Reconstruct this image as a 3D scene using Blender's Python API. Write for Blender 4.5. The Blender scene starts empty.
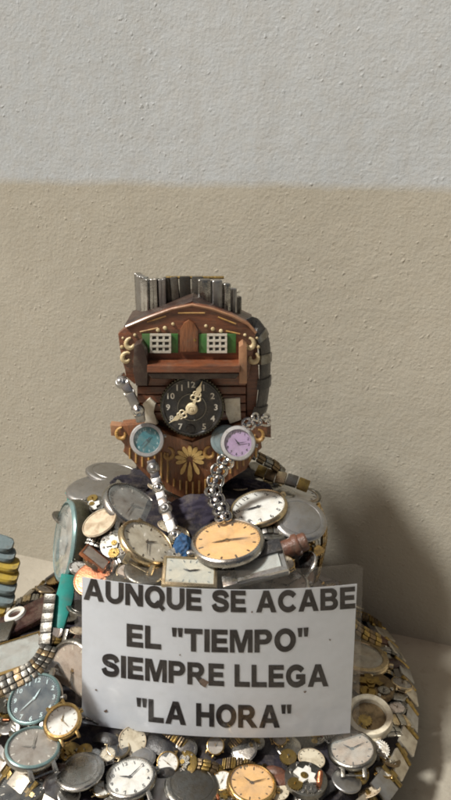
import bpy, bmesh, math, random
from mathutils import Vector, Matrix
random.seed(7)
R = math.radians
SC = bpy.context.scene
COL = SC.collection

# ------------------------------------------------------------------ camera, sky, sun, exposure
PITCH, FPX, CAMH = R(19.65), 700.0, 0.45
cam_d = bpy.data.cameras.new('camera'); cam = bpy.data.objects.new('camera', cam_d); COL.objects.link(cam)
cam.location = (0, 0, CAMH); cam.rotation_euler = (R(90) - PITCH, 0, 0)
cam_d.sensor_fit = 'VERTICAL'; cam_d.sensor_height = 24.0; cam_d.lens = FPX / 800 * 24.0
cam_d.clip_start = 0.01; cam_d.clip_end = 100
SC.camera = cam

SUN = Vector((-0.590, -0.222, 0.78)).normalized()       # towards the sun
world = bpy.data.worlds.new('World'); SC.world = world; world.use_nodes = True
nt = world.node_tree; bg = nt.nodes['Background']
sky = nt.nodes.new('ShaderNodeTexSky'); sky.sky_type = 'NISHITA'; sky.sun_disc = False
sky.sun_elevation = math.asin(SUN.z); sky.sun_rotation = math.atan2(SUN.x, SUN.y)
sky.air_density = 0.7; sky.dust_density = 6.0; sky.ozone_density = 0.4
tint = nt.nodes.new('ShaderNodeMix'); tint.data_type = 'RGBA'; tint.blend_type = 'MULTIPLY'; tint.inputs[0].default_value = 1; tint.inputs[7].default_value = (1.0, .86, .72, 1)
nt.links.new(sky.outputs[0], tint.inputs[6]); nt.links.new(tint.outputs[2], bg.inputs['Color']); bg.inputs['Strength'].default_value = 0.052
sl = bpy.data.lights.new('sun', 'SUN'); sl.energy = 4.5; sl.angle = R(6.5); sl.color = (1.0, 0.985, 0.94)
so = bpy.data.objects.new('sun', sl); COL.objects.link(so)
so.rotation_euler = SUN.to_track_quat('Z', 'Y').to_euler(); so.location = SUN * 3
SC.view_settings.view_transform = 'Standard'; SC.view_settings.look = 'None'
SC.view_settings.exposure = 0.16; SC.view_settings.gamma = 1.0
SC.render.engine = 'CYCLES'
SC.cycles.use_denoising = True
SC.cycles.filter_width = 1.9
SC.cycles.max_bounces = 10; SC.cycles.transparent_max_bounces = 16
SC.cycles.sample_clamp_indirect = 4.0

# ------------------------------------------------------------------ projection helpers
CF = Vector((0, math.cos(PITCH), -math.sin(PITCH))); CU = Vector((0, math.sin(PITCH), math.cos(PITCH))); CR = Vector((1, 0, 0))
CAM = Vector((0, 0, CAMH))
def ray(px, py):
    return CF + CR * ((px - 225.5) / FPX) + CU * ((400 - py) / FPX)
def at(px, py, y):                       # world point seen at a photograph pixel, at distance y in front of the camera
    d = ray(px, py); return CAM + d * (y / d.y)
def mmpx(y, py):                         # metres per photograph pixel at that distance
    d = ray(225.5, py); return (y / d.y) / FPX

# ------------------------------------------------------------------ mound shape (surface of revolution)
MX, MY = -0.026, 0.492
BX, BY = -0.022, 0.472
PROF = [(0.0, .168), (.044, .168), (.050, .122), (.057, .100), (.09, .099), (.14, .103), (.172, .101), (.187, .088), (.196, .066), (.200, .03), (.2005, 0)]
def prof(z):
    if z <= 0: return PROF[0][1]
    for (z0, r0), (z1, r1) in zip(PROF, PROF[1:]):
        if z0 <= z <= z1: return r0 + (r1 - r0) * (z - z0) / (z1 - z0)
    return -1
def axis(z):
    k = min(1, max(0, (z - .03) / .05)); return BX + (MX - BX) * k, BY + (MY - BY) * k
def lift_at(x, z):                       # the brim rises towards the left
    k = min(1, max(0, (.13 - z) / .06)); return .030 * min(1, max(0, (BX - x) / .15)) * k
def flat(p):
    z = p.z
    for _ in range(4): z = p.z - lift_at(p.x, z)
    return max(z, 0) if p.z >= 0 else p.z
def inside(p):
    z = flat(p); ax, ay = axis(z); return math.hypot(p.x - ax, p.y - ay) < prof(z)
def hit(px, py):                         # where the ray meets the mound, or its nearest pass
    d = ray(px, py).normalized(); best = (9, None); t = .28
    while t < .9:
        p = CAM + d * t
        if inside(p): return p
        z = flat(p); ax, ay = axis(z); g = math.hypot(p.x - ax, p.y - ay) - max(prof(z), 0)
        if p.z > .2005: g += p.z - .2005
        if p.z > 0 and g < best[0]: best = (g, p)
        t += .0015
    return best[1]

# ------------------------------------------------------------------ materials
def mat(name, color, rough=.5, metal=0.0, spots=None, spot_amt=.5, nscale=60, bump=0.0, bscale=300, rvar=.12, spec=.5, coat=0.0, stretch=None, dust=.38):
    m = bpy.data.materials.new(name); m.use_nodes = True
    t = m.node_tree; b = t.nodes['Principled BSDF']; L = t.links.new
    tc = t.nodes.new('ShaderNodeTexCoord'); src = tc.outputs['Object']
    if stretch:
        mp = t.nodes.new('ShaderNodeMapping'); mp.inputs['Scale'].default_value = stretch
        L(src, mp.inputs[0]); src = mp.outputs[0]
    n = t.nodes.new('ShaderNodeTexNoise'); n.inputs['Scale'].default_value = nscale; n.inputs['Detail'].default_value = 6
    n.inputs['Roughness'].default_value = .65
    L(src, n.inputs['Vector'])
    c2 = spots if spots else tuple(c * .75 for c in color)
    rp = t.nodes.new('ShaderNodeValToRGB'); rp.color_ramp.elements[0].position = .62 - spot_amt * .35; rp.color_ramp.elements[1].position = .72
    rp.color_ramp.elements[0].color = (*color, 1); rp.color_ramp.elements[1].color = (*c2, 1)
    L(n.outputs['Fac'], rp.inputs[0]); colour = rp.outputs[0]
    if dust:                                  # grime and dust lying in patches
        n3 = t.nodes.new('ShaderNodeTexNoise'); n3.inputs['Scale'].default_value = 95; n3.inputs['Detail'].default_value = 8; n3.inputs['Roughness'].default_value = .75; L(tc.outputs['Object'], n3.inputs['Vector'])
        m3 = t.nodes.new('ShaderNodeMapRange'); m3.inputs[1].default_value = .48; m3.inputs[2].default_value = .68; m3.inputs[3].default_value = 0; m3.inputs[4].default_value = dust; L(n3.outputs['Fac'], m3.inputs[0])
        x3 = t.nodes.new('ShaderNodeMix'); x3.data_type = 'RGBA'; x3.inputs[7].default_value = (.16, .135, .10, 1); L(m3.outputs[0], x3.inputs[0]); L(colour, x3.inputs[6]); colour = x3.outputs[2]
    L(colour, b.inputs['Base Color'])
    mr = t.nodes.new('ShaderNodeMapRange'); mr.inputs[1].default_value = .3; mr.inputs[2].default_value = .7
    mr.inputs[3].default_value = max(.03, rough - rvar); mr.inputs[4].default_value = min(1, rough + rvar)
    L(n.outputs['Fac'], mr.inputs[0]); L(mr.outputs[0], b.inputs['Roughness'])
    b.inputs['Metallic'].default_value = metal; b.inputs['Specular IOR Level'].default_value = spec
    b.inputs['Coat Weight'].default_value = coat; b.inputs['Coat Roughness'].default_value = .2
    if bump:
        n2 = t.nodes.new('ShaderNodeTexNoise'); n2.inputs['Scale'].default_value = bscale; n2.inputs['Detail'].default_value = 4
        L(src, n2.inputs['Vector'])
        bp = t.nodes.new('ShaderNodeBump'); bp.inputs['Strength'].default_value = bump; bp.inputs['Distance'].default_value = .001
        L(n2.outputs['Fac'], bp.inputs['Height']); L(bp.outputs[0], b.inputs['Normal'])
    return m
def clear(name, tint=(1, 1, 1), milk=.06, rough=.04, milkcol=(.8, .85, .85), wrinkle=False, base=.05):   # thin clear plastic / watch crystal
    m = bpy.data.materials.new(name); m.use_nodes = True
    t = m.node_tree; t.nodes.clear(); L = t.links.new
    out = t.nodes.new('ShaderNodeOutputMaterial'); tr = t.nodes.new('ShaderNodeBsdfTransparent'); tr.inputs[0].default_value = (*tint, 1)
    gl = t.nodes.new('ShaderNodeBsdfGlossy'); gl.inputs['Roughness'].default_value = rough
    df = t.nodes.new('ShaderNodeBsdfDiffuse'); df.inputs[0].default_value = (*milkcol, 1)
    lw = t.nodes.new('ShaderNodeLayerWeight'); lw.inputs[0].default_value = .5
    pw = t.nodes.new('ShaderNodeMath'); pw.operation = 'POWER'; pw.inputs[1].default_value = 4; L(lw.outputs['Facing'], pw.inputs[0])
    fr = t.nodes.new('ShaderNodeMath'); fr.operation = 'MULTIPLY_ADD'; fr.inputs[1].default_value = .8; fr.inputs[2].default_value = base; L(pw.outputs[0], fr.inputs[0])
    tc = t.nodes.new('ShaderNodeTexCoord'); n = t.nodes.new('ShaderNodeTexNoise'); n.inputs['Scale'].default_value = 90; n.inputs['Detail'].default_value = 5
    L(tc.outputs['Object'], n.inputs['Vector'])
    mr = t.nodes.new('ShaderNodeMapRange'); mr.inputs[1].default_value = .35; mr.inputs[2].default_value = .7; mr.inputs[3].default_value = milk * .4; mr.inputs[4].default_value = milk * 1.8
    L(n.outputs['Fac'], mr.inputs[0])
    m1 = t.nodes.new('ShaderNodeMixShader'); m2 = t.nodes.new('ShaderNodeMixShader')
    nb = t.nodes.new('ShaderNodeTexNoise'); nb.inputs['Scale'].default_value = 28; nb.inputs['Detail'].default_value = 3; L(tc.outputs['Object'], nb.inputs['Vector'])
    bb = t.nodes.new('ShaderNodeBump'); bb.inputs['Strength'].default_value = .5 if wrinkle else .05; bb.inputs['Distance'].default_value = .004; L(nb.outputs['Fac'], bb.inputs['Height']); L(bb.outputs[0], gl.inputs['Normal'])
    L(mr.outputs[0], m1.inputs[0]); L(tr.outputs[0], m1.inputs[1]); L(df.outputs[0], m1.inputs[2])
    L(fr.outputs[0], m2.inputs[0]); L(m1.outputs[0], m2.inputs[1]); L(gl.outputs[0], m2.inputs[2])
    L(m2.outputs[0], out.inputs[0])
    return m
M = {}
M['silver'] = mat('silver', (.43, .43, .41), .27, 1, (.30, .28, .25), .5, 220, .12, 900)
M['bright'] = mat('bright_silver', (.58, .58, .57), .18, 1, (.5, .49, .46), .3, 200, .06, 800)
M['satin'] = mat('satin_steel', (.40, .40, .40), .40, 1, (.36, .34, .31), .5, 300, .1, 1500, rvar=.08)
M['steel'] = mat('dull_steel', (.27, .27, .25), .36, 1, (.16, .14, .11), .6, 180, .25, 700)
M['brushed'] = mat('brushed_steel', (.60, .60, .60), .5, .75, (.46, .45, .43), .5, 260, .1, 900, rvar=.06)
M['darksteel'] = mat('dark_steel', (.13, .13, .12), .4, 1, (.07, .06, .05), .6, 180, .25, 700)
M['gold'] = mat('worn_gold', (.62, .43, .17), .26, 1, (.32, .22, .11), .5, 160, .1, 800)
M['palegold'] = mat('pale_gold', (.66, .54, .34), .3, 1, (.38, .30, .2), .5, 150, .1, 800)
M['bronze'] = mat('old_bronze', (.26, .19, .11), .45, 1, (.08, .06, .04), .6, 150, .4, 600)
M['copper'] = mat('copper', (.66, .27, .14), .38, 1, (.4, .16, .09), .5, 200, .2, 800)
M['white'] = mat('white_dial', (.66, .66, .62), .45, 0, (.62, .58, .48), .3, 120)
M['cream'] = mat('aged_cream_dial', (.55, .47, .34), .5, 0, (.27, .17, .09), .55, 130)
M['ivory'] = mat('ivory_dial', (.60, .55, .43), .4, 0, (.45, .38, .26), .5, 90)
M['amber'] = mat('amber_dial', (.72, .45, .19), .4, 0, (.60, .34, .12), .5, 60)
M['greydial'] = mat('grey_dial', (.30, .28, .25), .45, 0, (.16, .12, .09), .55, 110)
M['tandial'] = mat('tan_dial', (.36, .29, .23), .45, 0, (.18, .12, .08), .45, 140)
M['teal'] = mat('teal_dial', (.04, .17, .20), .3, 0, (.10, .26, .28), .5, 200)
M['lilac'] = mat('lilac_dial', (.40, .29, .45), .35, 0, (.33, .22, .38), .5, 150)
M['black'] = mat('black_dial', (.018, .02, .024), .3, 0, (.035, .035, .035), .5, 150)
M['navydial'] = mat('blue_black_dial', (.012, .03, .045), .35, 0, (.02, .045, .055), .5, 150)
M['ink'] = mat('black_print', (.008, .006, .008), .6, 0, (.016, .007, .009), .4, 400, spec=.15, dust=.04)
M['paleprint'] = mat('pale_print', (.70, .68, .60), .5)
M['lettering'] = mat('pale_print_grey', (.45, .60, .62), .5)
M['handcream'] = mat('cream_hands', (.72, .63, .42), .45, 0, (.55, .45, .26), .4, 300)
M['leather'] = mat('black_leather', (.02, .02, .022), .38, 0, (.05, .05, .05), .5, 250, .4, 900)
M['brownleather'] = mat('brown_leather', (.12, .05, .03), .45, 0, (.05, .025, .018), .5, 200, .4, 700)
M['redbrown'] = mat('dark_red_leather', (.026, .010, .009), .24, 0, (.06, .022, .018), .5, 160, .3, 600)
M['tealplastic'] = mat('teal_plastic', (.02, .24, .21), .4, 0, (.015, .17, .16), .4, 120)
M['tealrim'] = mat('pale_teal_enamel', (.20, .31, .31), .3, .4, (.12, .19, .19), .5, 160)
M['olive'] = mat('dark_olive_case', (.07, .07, .045), .28, .6, (.03, .028, .02), .5, 120)
M['cloth'] = mat('navy_cloth', (.014, .013, .018), .9, 0, (.030, .026, .036), .5, 120, .6, 500, spec=.2)
M['purple'] = mat('dull_purple_cloth', (.030, .026, .042), .85, 0, (.022, .019, .034), .5, 90, .5, 500, spec=.2)
M['blue'] = mat('blue_cloth', (.03, .09, .20), .8, 0, (.02, .06, .14), .5, 160, .5, 600, spec=.2)
M['wood'] = mat('stained_wood', (.20, .068, .030), .36, 0, (.060, .022, .012), .75, 55, .35, 300, coat=.35, stretch=(1.2, 1.2, 9))
M['woodv'] = mat('stained_wood_upright', (.27, .105, .042), .36, 0, (.09, .032, .014), .75, 55, .35, 300, coat=.35, stretch=(9, 9, 1.2))
M['darkwood'] = mat('dark_wood', (.040, .018, .012), .45, 0, (.018, .009, .007), .7, 60, .3, 300, coat=.3)
M['tanwood'] = mat('tan_wood', (.36, .19, .10), .5, 0, (.22, .10, .05), .6, 60, .3, 300, coat=.2)
M['goldpaint'] = mat('ochre_paint', (.50, .30, .09), .5, 0, (.28, .14, .05), .6, 300)
M['ivorypaint'] = mat('cream_paint', (.66, .55, .33), .5, 0, (.45, .32, .15), .5, 260)
M['palmpaint'] = mat('yellow_ochre_paint', (.66, .46, .17), .45, 0, (.45, .27, .08), .5, 260)
M['palepaint'] = mat('off_white_paint', (.72, .68, .56), .5, 0, (.55, .48, .33), .4, 200)
M['greenpaint'] = mat('green_paint', (.045, .16, .035), .5, 0, (.03, .10, .03), .5, 200)
M['latticepaint'] = mat('white_paint', (.62, .60, .52), .5, 0, (.45, .40, .3), .4, 300)
M['paper'] = mat(dust=.05, name='white_paper', color=(.77, .83, .91), rough=.55, spots=(.72, .78, .85), spot_amt=.3, nscale=40, bump=.05, bscale=60, spec=.3)
M['yellow'] = mat('yellow_paint', (.42, .30, .04), .55, 0, (.20, .14, .04), .6, 120, .4, 200, dust=.6)
M['bluegrey'] = mat('blue_grey_paint', (.15, .20, .21), .55, 0, (.09, .12, .13), .6, 120, .4, 200, dust=.6)
M['linkbeige'] = mat('beige_steel', (.58, .54, .45), .36, .75, (.40, .34, .26), .5, 160, .15, 800)
M['brass'] = mat('dirty_brass', (.42, .30, .10), .38, 1, (.16, .11, .05), .6, 180, .2, 700)
M['glass'] = clear('watch_crystal', milk=.05)
M['oldglass'] = clear('scratched_crystal', milk=.16, rough=.12, milkcol=(.65, .72, .70))
M['laminate'] = clear('laminating_film', milk=.018, rough=.12, milkcol=(.60, .58, .56), wrinkle=True, base=.02)
M['dark'] = mat('dark_hollow', (.012, .010, .009), .6)

# ------------------------------------------------------------------ mesh helpers
class MB:
    def __init__(s): s.bm = bmesh.new()
    def _x(s, vs, mtx):
        if mtx is not None: bmesh.ops.transform(s.bm, matrix=mtx, verts=vs)
    def box(s, size, mtx=None, bev=0.0, seg=2):
        g = bmesh.ops.create_cube(s.bm, size=1.0); vs = g['verts']
        bmesh.ops.scale(s.bm, vec=size, verts=vs)
        if bev:
            es = list({e for v in vs for e in v.link_edges})
            r = bmesh.ops.bevel(s.bm, geom=es, offset=bev, segments=seg, affect='EDGES', profile=.6)
            vs = list({v for v in r['verts']} | {v for f in r['faces'] for v in f.verts} | {v for v in vs if v.is_valid})
        s._x(vs, mtx); return s
    def lathe(s, prof, n=40, mtx=None, closed=False, sx=1.0, sy=1.0):
        rings = []
        for r, z in prof:
            if r < 1e-7: rings.append([s.bm.verts.new((0, 0, z))])
            else: rings.append([s.bm.verts.new((r * sx * math.cos(2 * math.pi * i / n), r * sy * math.sin(2 * math.pi * i / n), z)) for i in range(n)])
        pairs = list(zip(rings, rings[1:]))
        if closed: pairs.append((rings[-1], rings[0]))
        for a, b in pairs:
            for i in range(n):
                j = (i + 1) % n
                if len(a) == 1 and len(b) == 1: continue
                if len(a) == 1: f = (a[0], b[i], b[j])
                elif len(b) == 1: f = (a[i], b[0], a[j])
                else: f = (a[i], b[i], b[j], a[j])
                try: s.bm.faces.new(f)
                except ValueError: pass
        s._x([v for r in rings for v in r], mtx); return s
    def tube(s, pts, rad, n=8, closed=False, mtx=None):
        pts = [Vector(p) for p in pts]; m = len(pts); rings = []; up = Vector((.13, .2, .97))
        for i, p in enumerate(pts):
            a = pts[(i - 1) % m] if (closed or i > 0) else p
            b = pts[(i + 1) % m] if (closed or i < m - 1) else p
            d = (b - a).normalized()
            u = d.cross(up); u = u.normalized() if u.length > 1e-4 else d.orthogonal().normalized(); w = u.cross(d)
            rr = rad[i] if isinstance(rad, (list, tuple)) else rad
            rings.append([s.bm.verts.new(p + (u * math.cos(2 * math.pi * k / n) + w * math.sin(2 * math.pi * k / n)) * rr) for k in range(n)])
        for i in range(m if closed else m - 1):
            a, b = rings[i], rings[(i + 1) % m]
            for k in range(n): s.bm.faces.new((a[k], a[(k + 1) % n], b[(k + 1) % n], b[k]))
        if not closed: s.bm.faces.new(rings[0][::-1]); s.bm.faces.new(rings[-1])
        s._x([v for r in rings for v in r], mtx); return s
    def prism(s, pts, back, bev=0.0):           # polygon (3D points) pushed along the vector "back"
        back = Vector(back)
        a = [s.bm.verts.new(p) for p in pts]; b = [s.bm.verts.new(Vector(p) + back) for p in pts]; n = len(a)
        fs = [s.bm.faces.new(a), s.bm.faces.new(b[::-1])]
        for i in range(n): fs.append(s.bm.faces.new((a[i], b[i], b[(i + 1) % n], a[(i + 1) % n])))
        if bev:
            es = list({e for e in fs[0].edges})
            bmesh.ops.bevel(s.bm, geom=es, offset=bev, segments=2, affect='EDGES', profile=.6)
        return s
    def strip(s, pts, ups, width, thick, bulge=0.25):   # a band swept along pts, its broad face along ups
        prof2 = [(-.5, -.5), (.5, -.5), (.5, .2), (.38, .5), (0, .5 + bulge), (-.38, .5), (-.5, .2)]
        rings = []; m = len(pts)
        for i, p in enumerate(pts):
            p = Vector(p); a = Vector(pts[max(0, i - 1)]); b = Vector(pts[min(m - 1, i + 1)])
            d = (b - a).normalized(); u = Vector(ups[i] if isinstance(ups, list) else ups); u = (u - d * u.dot(d)).normalized(); w = d.cross(u)
            wd = width[i] if isinstance(width, list) else width
            rings.append([s.bm.verts.new(p + w * (q[0] * wd) + u * (q[1] * thick)) for q in prof2])
        k = len(prof2)
        for a, b in zip(rings, rings[1:]):
            for j in range(k): s.bm.faces.new((a[j], a[(j + 1) % k], b[(j + 1) % k], b[j]))
        s.bm.faces.new(rings[0][::-1]); s.bm.faces.new(rings[-1]); return s
    def build(s, name, material, parent=None, smooth=True, angle=35):
        bmesh.ops.recalc_face_normals(s.bm, faces=s.bm.faces)
        me = bpy.data.meshes.new(name); s.bm.to_mesh(me); s.bm.free()
        me.materials.append(material)
        if smooth:
            me.polygons.foreach_set('use_smooth', [True] * len(me.polygons)); me.set_sharp_from_angle(angle=R(angle))
        o = bpy.data.objects.new(name, me); COL.objects.link(o)
        if parent: o.parent = parent
        return o
T = Matrix.Translation
def Tr(x, y, z, rz=0, rx=0, ry=0): return T((x, y, z)) @ Matrix.Rotation(rz, 4, 'Z') @ Matrix.Rotation(rx, 4, 'X') @ Matrix.Rotation(ry, 4, 'Y')
def tag(o, label, cat, group=None):
    o['label'] = label; o['category'] = cat
    if group: o['group'] = group
    return o
def thing(name, label, cat, mtx=None, group=None):
    o = bpy.data.objects.new(name, None); COL.objects.link(o); o.empty_display_size = .01
    if mtx is not None: o.matrix_world = mtx
    return tag(o, label, cat, group)
def text_mesh(txt, weight=0.0):
    c = bpy.data.curves.new('txt', 'FONT'); c.body = txt; c.size = 1.0; c.offset = weight; c.space_character = 1.0 + weight * 3.2; c.align_x = 'CENTER'; c.resolution_u = 3
    o = bpy.data.objects.new('txt', c); COL.objects.link(o)
    dg = bpy.context.evaluated_depsgraph_get(); dg.update()
    me = bpy.data.meshes.new_from_object(o.evaluated_get(dg))
    bpy.data.objects.remove(o); bpy.data.curves.remove(c)
    return me
_TM = {}
def add_text(mb, txt, mtx, weight=.012):
    if txt not in _TM:
        me = text_mesh(txt, weight)
        vs = [v.co.copy() for v in me.vertices]
        x0, x1 = min(v.x for v in vs), max(v.x for v in vs); y0, y1 = min(v.y for v in vs), max(v.y for v in vs)
        c = Vector(((x0 + x1) / 2, (y0 + y1) / 2, 0)); h = y1 - y0
        _TM[txt] = ([(v - c) / h for v in vs], [tuple(p.vertices) for p in me.polygons]); bpy.data.meshes.remove(me)
    vs, fs = _TM[txt]
    nv = [mb.bm.verts.new(mtx @ v) for v in vs]
    for f in fs:
        try: mb.bm.faces.new([nv[i] for i in f])
        except ValueError: pass

# ------------------------------------------------------------------ orientation of a disc seen as an ellipse
def frame(p, px, py, a, b, tilt, roll=0, flip=False):
    d = ray(px, py).normalized(); v = -d
    rgt = (CR - v * CR.dot(v)).normalized(); up = v.cross(rgt)
    if up.dot(CU) < 0: up = -up
    t = R(tilt); mi = rgt * -math.sin(t) + up * math.cos(t); mj = rgt * math.cos(t) + up * math.sin(t)
    if flip: mi = -mi
    al = math.acos(min(1, b / a)); n = (v * math.cos(al) + mi * math.sin(al)).normalized()
    x = mj; y = n.cross(x).normalized()
    if y.dot(up) < 0: x, y = -x, -y
    m = Matrix((x, y, n)).transposed().to_4x4() @ Matrix.Rotation(R(roll), 4, 'Z')
    return T(p) @ m
def place(px, py, a, b, tilt, roll=0, flip=False, lift=.004, y=None):
    p = at(px, py, y) if y else hit(px, py)
    d = ray(px, py).normalized()
    depth = (p - CAM).dot(CF)
    r = a / 2 * depth / FPX
    return frame(p - d * lift, px, py, a, b, tilt, roll, flip), r

# ------------------------------------------------------------------ watch makers (local: z = out of the dial, y = twelve o'clock)
def hand(mb, ang, L, w, z, tail=.18):
    m = Matrix.Rotation(-R(ang), 4, 'Z')
    pts = [m @ Vector(q) for q in ((-w * .5, -L * tail, z), (w * .5, -L * tail, z), (w * .8, L * .45, z), (0, L, z), (-w * .8, L * .45, z))]
    mb.prism(pts, (0, 0, .00025))
def dial_parts(root, r, z, dial, ink, marks, hands, hang, handmat, sx=1.0, sy=1.0):
    MB().lathe([(0, z - .0006), (r, z - .0006), (r, z), (0, z)], 40, sx=sx, sy=sy).build('dial', M[dial], root)
    mk = MB(); zz = z + .00012
    if marks in ('bars', 'both'):
        for k in range(12):
            a = 2 * math.pi * k / 12
            mk.box((r * .05, r * (.16 if k % 3 == 0 else .10), .0002), T((math.sin(a) * r * .84 * sx, math.cos(a) * r * .84 * sy, zz)) @ Matrix.Rotation(-a, 4, 'Z'))
    if marks in ('numbers', 'both'):
        q = .82 if marks == 'numbers' else .62
        for k in range(1, 13):
            a = 2 * math.pi * k / 12
            add_text(mk, str(k), T((math.sin(a) * r * q * sx, math.cos(a) * r * q * sy, zz)) @ Matrix.Diagonal((r * .2, r * .2, 1, 1)))
    if marks in ('ticks', 'numbers', 'bars'):
        for k in range(60):
            a = 2 * math.pi * k / 60
            mk.box((r * .012, r * .035, .0002), T((math.sin(a) * r * .96 * sx, math.cos(a) * r * .96 * sy, zz)) @ Matrix.Rotation(-a, 4, 'Z'))
    if marks: mk.build('hour_marks', M[ink], root, False)
    else: mk.bm.free()
    if hands:
        h = MB(); hand(h, hang[0], r * .48, r * .045, z + .0005); h.build('hour_hand', M[handmat], root, False)
        h = MB(); hand(h, hang[1], r * .72, r * .032, z + .0009); h.lathe([(0, z + .0012), (r * .06, z + .0012), (r * .06, z), (0, z)], 12); h.build('minute_hand', M[handmat], root, False)
def lug_mb(r, h, w, up):
    mb = MB(); s = 1 if up else -1
    for x in (-1, 1):
        mb.box((r * .17, r * .42, h * .5), Tr(x * w, s * r * 1.02, -h * .62, 0, -s * .35), r * .04)
    mb.tube([(-w, s * r * 1.13, -h * .75), (w, s * r * 1.13, -h * .75)], r * .035, 6)
    return mb
def watch(name, label, px, py, a, b, tilt, roll=0, cat='watch', case='silver', dial='white', ink='ink', marks='bars', hands=True, hang=(300, 60),
          handmat='ink', h=.32, bezel=.14, glass='glass', lugs=True, crown=True, strap=None, flip=False, lift=.004, y=None, group=None, bezelmat=None, straplen=1.3, bow=False):
    m, r = place(px, py, a, b, tilt, roll, flip, lift, y)
    t = thing(name, label, cat, m, group); H = r * h; bi = r * (1 - bezel)
    MB().lathe([(0, -H), (r * .80, -H), (r * .93, -H * .85), (r, -H * .55), (r * .99, -H * .25), (r * .955, -H * .1), (r * .955, -H * .3), (0, -H * .3)], 48).build('case', M[case], t)
    MB().lathe([(r * .95, -H * .25), (r * .965, -H * .05), (r * .93, H * .05), (bi + r * .02, H * .08), (bi, H * .0), (bi, -H * .25)], 48, closed=True).build('bezel', M[bezelmat or case], t)
    dial_parts(t, bi * .995, -H * .20, dial, ink, marks, hands, hang, handmat)
    if glass:
        MB().lathe([(bi * .995, -H * .04), (bi * .95, H * .08), (bi * .7, H * .15), (bi * .35, H * .19), (0, H * .2)], 36).build('crystal', M[glass], t)
    if crown:
        c = MB(); c.lathe([(0, 0), (r * .09, 0), (r * .11, r * .02), (r * .11, r * .12), (r * .09, r * .15), (0, r * .15)], 14, Tr(r * .98, 0, -H * .5, 0, 0, math.pi / 2)); c.build('crown', M[case], t)
    if bow:
        c = MB(); c.tube([(r * .22 * math.cos(q), r * 1.22 + r * .17 * math.sin(q), -H * .4) for q in [2 * math.pi * i / 20 for i in range(20)]], r * .035, 8, True)
        c.lathe([(0, 0), (r * .09, 0), (r * .1, r * .14), (0, r * .16)], 14, Tr(0, r * .97, -H * .4, 0, -math.pi / 2)); c.build('bow', M[case], t)
    if lugs:
        for up in (True, False): lug_mb(r, H, r * .42, up).build('lug', M[case], t)
    if strap:
        for s in strap[1]:
            n = 9; pts, ups = [], []
            for i in range(n):
                q = i / (n - 1) * straplen; ang = .25 + q * 1.1
                pts.append(Vector((0, s * (r * 1.05 + r * 1.0 * math.sin(ang * .8) * q), -H * .75 - r * .75 * q * q))); ups.append(Vector((0, s * math.sin(ang), math.cos(ang))))
            MB().strip(pts, ups, r * .72, r * .12).build('strap', M[strap[0]], t)
    return t, r
def square_watch(name, label, px, py, a, b, tilt, roll=0, ar=.7, cat='watch', case='gold', dial='ivory', ink='ink', handmat='ink', hang=(280, 100), glass='glass', hands=True, marks=True, flip=False, lift=.004, y=None, group=None, h=.26, strap=None, rim=.13):
    m, r = place(px, py, a, b, tilt, roll, flip, lift, y)
    t = thing(name, label, cat, m, group); w, l, H = r * 2, r * 2 * ar, r * h
    MB().box((w, l, H), T((0, 0, -H * .7)), r * .09, 3).build('case', M[case], t)
    k = r * rim; bz = MB()
    def loop(x, yy, z): return [bz.bm.verts.new((sx * x, sy * yy, z)) for sx, sy in ((-1, -1), (1, -1), (1, 1), (-1, 1))]
    L = [loop(w / 2 - k * .1, l / 2 - k * .1, -H * .3), loop(w / 2 - k * .25, l / 2 - k * .25, 0), loop(w / 2 - k * .9, l / 2 - k * .9, H * .1), loop(w / 2 - k * 1.2, l / 2 - k * 1.2, -H * .15)]
    for A, B in zip(L, L[1:]):
        for i in range(4): bz.bm.faces.new((A[i], A[(i + 1) % 4], B[(i + 1) % 4], B[i]))
    bz.build('bezel', M[case], t)
    dw, dl = w - 2.2 * k, l - 2.2 * k
    MB().box((dw, dl, .0005), T((0, 0, -H * .13))).build('dial', M[dial], t)
    if marks:
        mk = MB()
        for i in range(12):
            an = 2 * math.pi * i / 12; q = min(dw / 2 / max(1e-6, abs(math.sin(an))), dl / 2 / max(1e-6, abs(math.cos(an)))) * .82
            mk.box((r * .04, r * .1, .0002), T((math.sin(an) * q, math.cos(an) * q, -H * .13 + .0004)) @ Matrix.Rotation(-an, 4, 'Z'))
        mk.build('hour_marks', M[ink], t, False)
    if hands:
        q = MB(); hand(q, hang[0], dl * .28, r * .05, -H * .13 + .0007); q.build('hour_hand', M[handmat], t, False)
        q = MB(); hand(q, hang[1], dl * .42, r * .04, -H * .13 + .001); q.build('minute_hand', M[handmat], t, False)
    if glass: MB().box((dw, dl, .0004), T((0, 0, H * .04)), .0001, 1).build('crystal', M[glass], t)
    if strap:
        for s in strap[1]:
            pts = [Vector((s * (r * .95 + r * .9 * i / 6), 0, -H * .7 - r * .5 * (i / 6) ** 2)) for i in range(7)]
            MB().strip(pts, Vector((0, 0, 1)), l * .8, H * .5).build('strap', M[strap[0]], t)
    return t, r
def case_back(name, label, px, py, a, b, tilt, roll=0, mt='silver', cat='metal disc', ring=True, flip=False, lift=.004, y=None, group=None, dome=.07):
    m, r = place(px, py, a, b, tilt, roll, flip, lift, y)
    t = thing(name, label, cat, m, group)
    MB().lathe([(0, -r * .2), (r * .9, -r * .2), (r, -r * .14), (r, -r * .03), (r * .97, 0), (r * .9, r * .02)] + ([(r * .8, r * .025), (r * .79, r * .012), (r * .77, r * .012), (r * .76, r * .028)] if ring else []) + [(r * .5, r * dome * .8), (0, r * dome)], 44).build('lid', M[mt], t)
    MB().lathe([(r * .99, -r * .13), (r * 1.03, -r * .11), (r * 1.03, -r * .05), (r * .99, -r * .04)], 44, closed=True).build('rim', M[mt], t)
    return t, r
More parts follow.
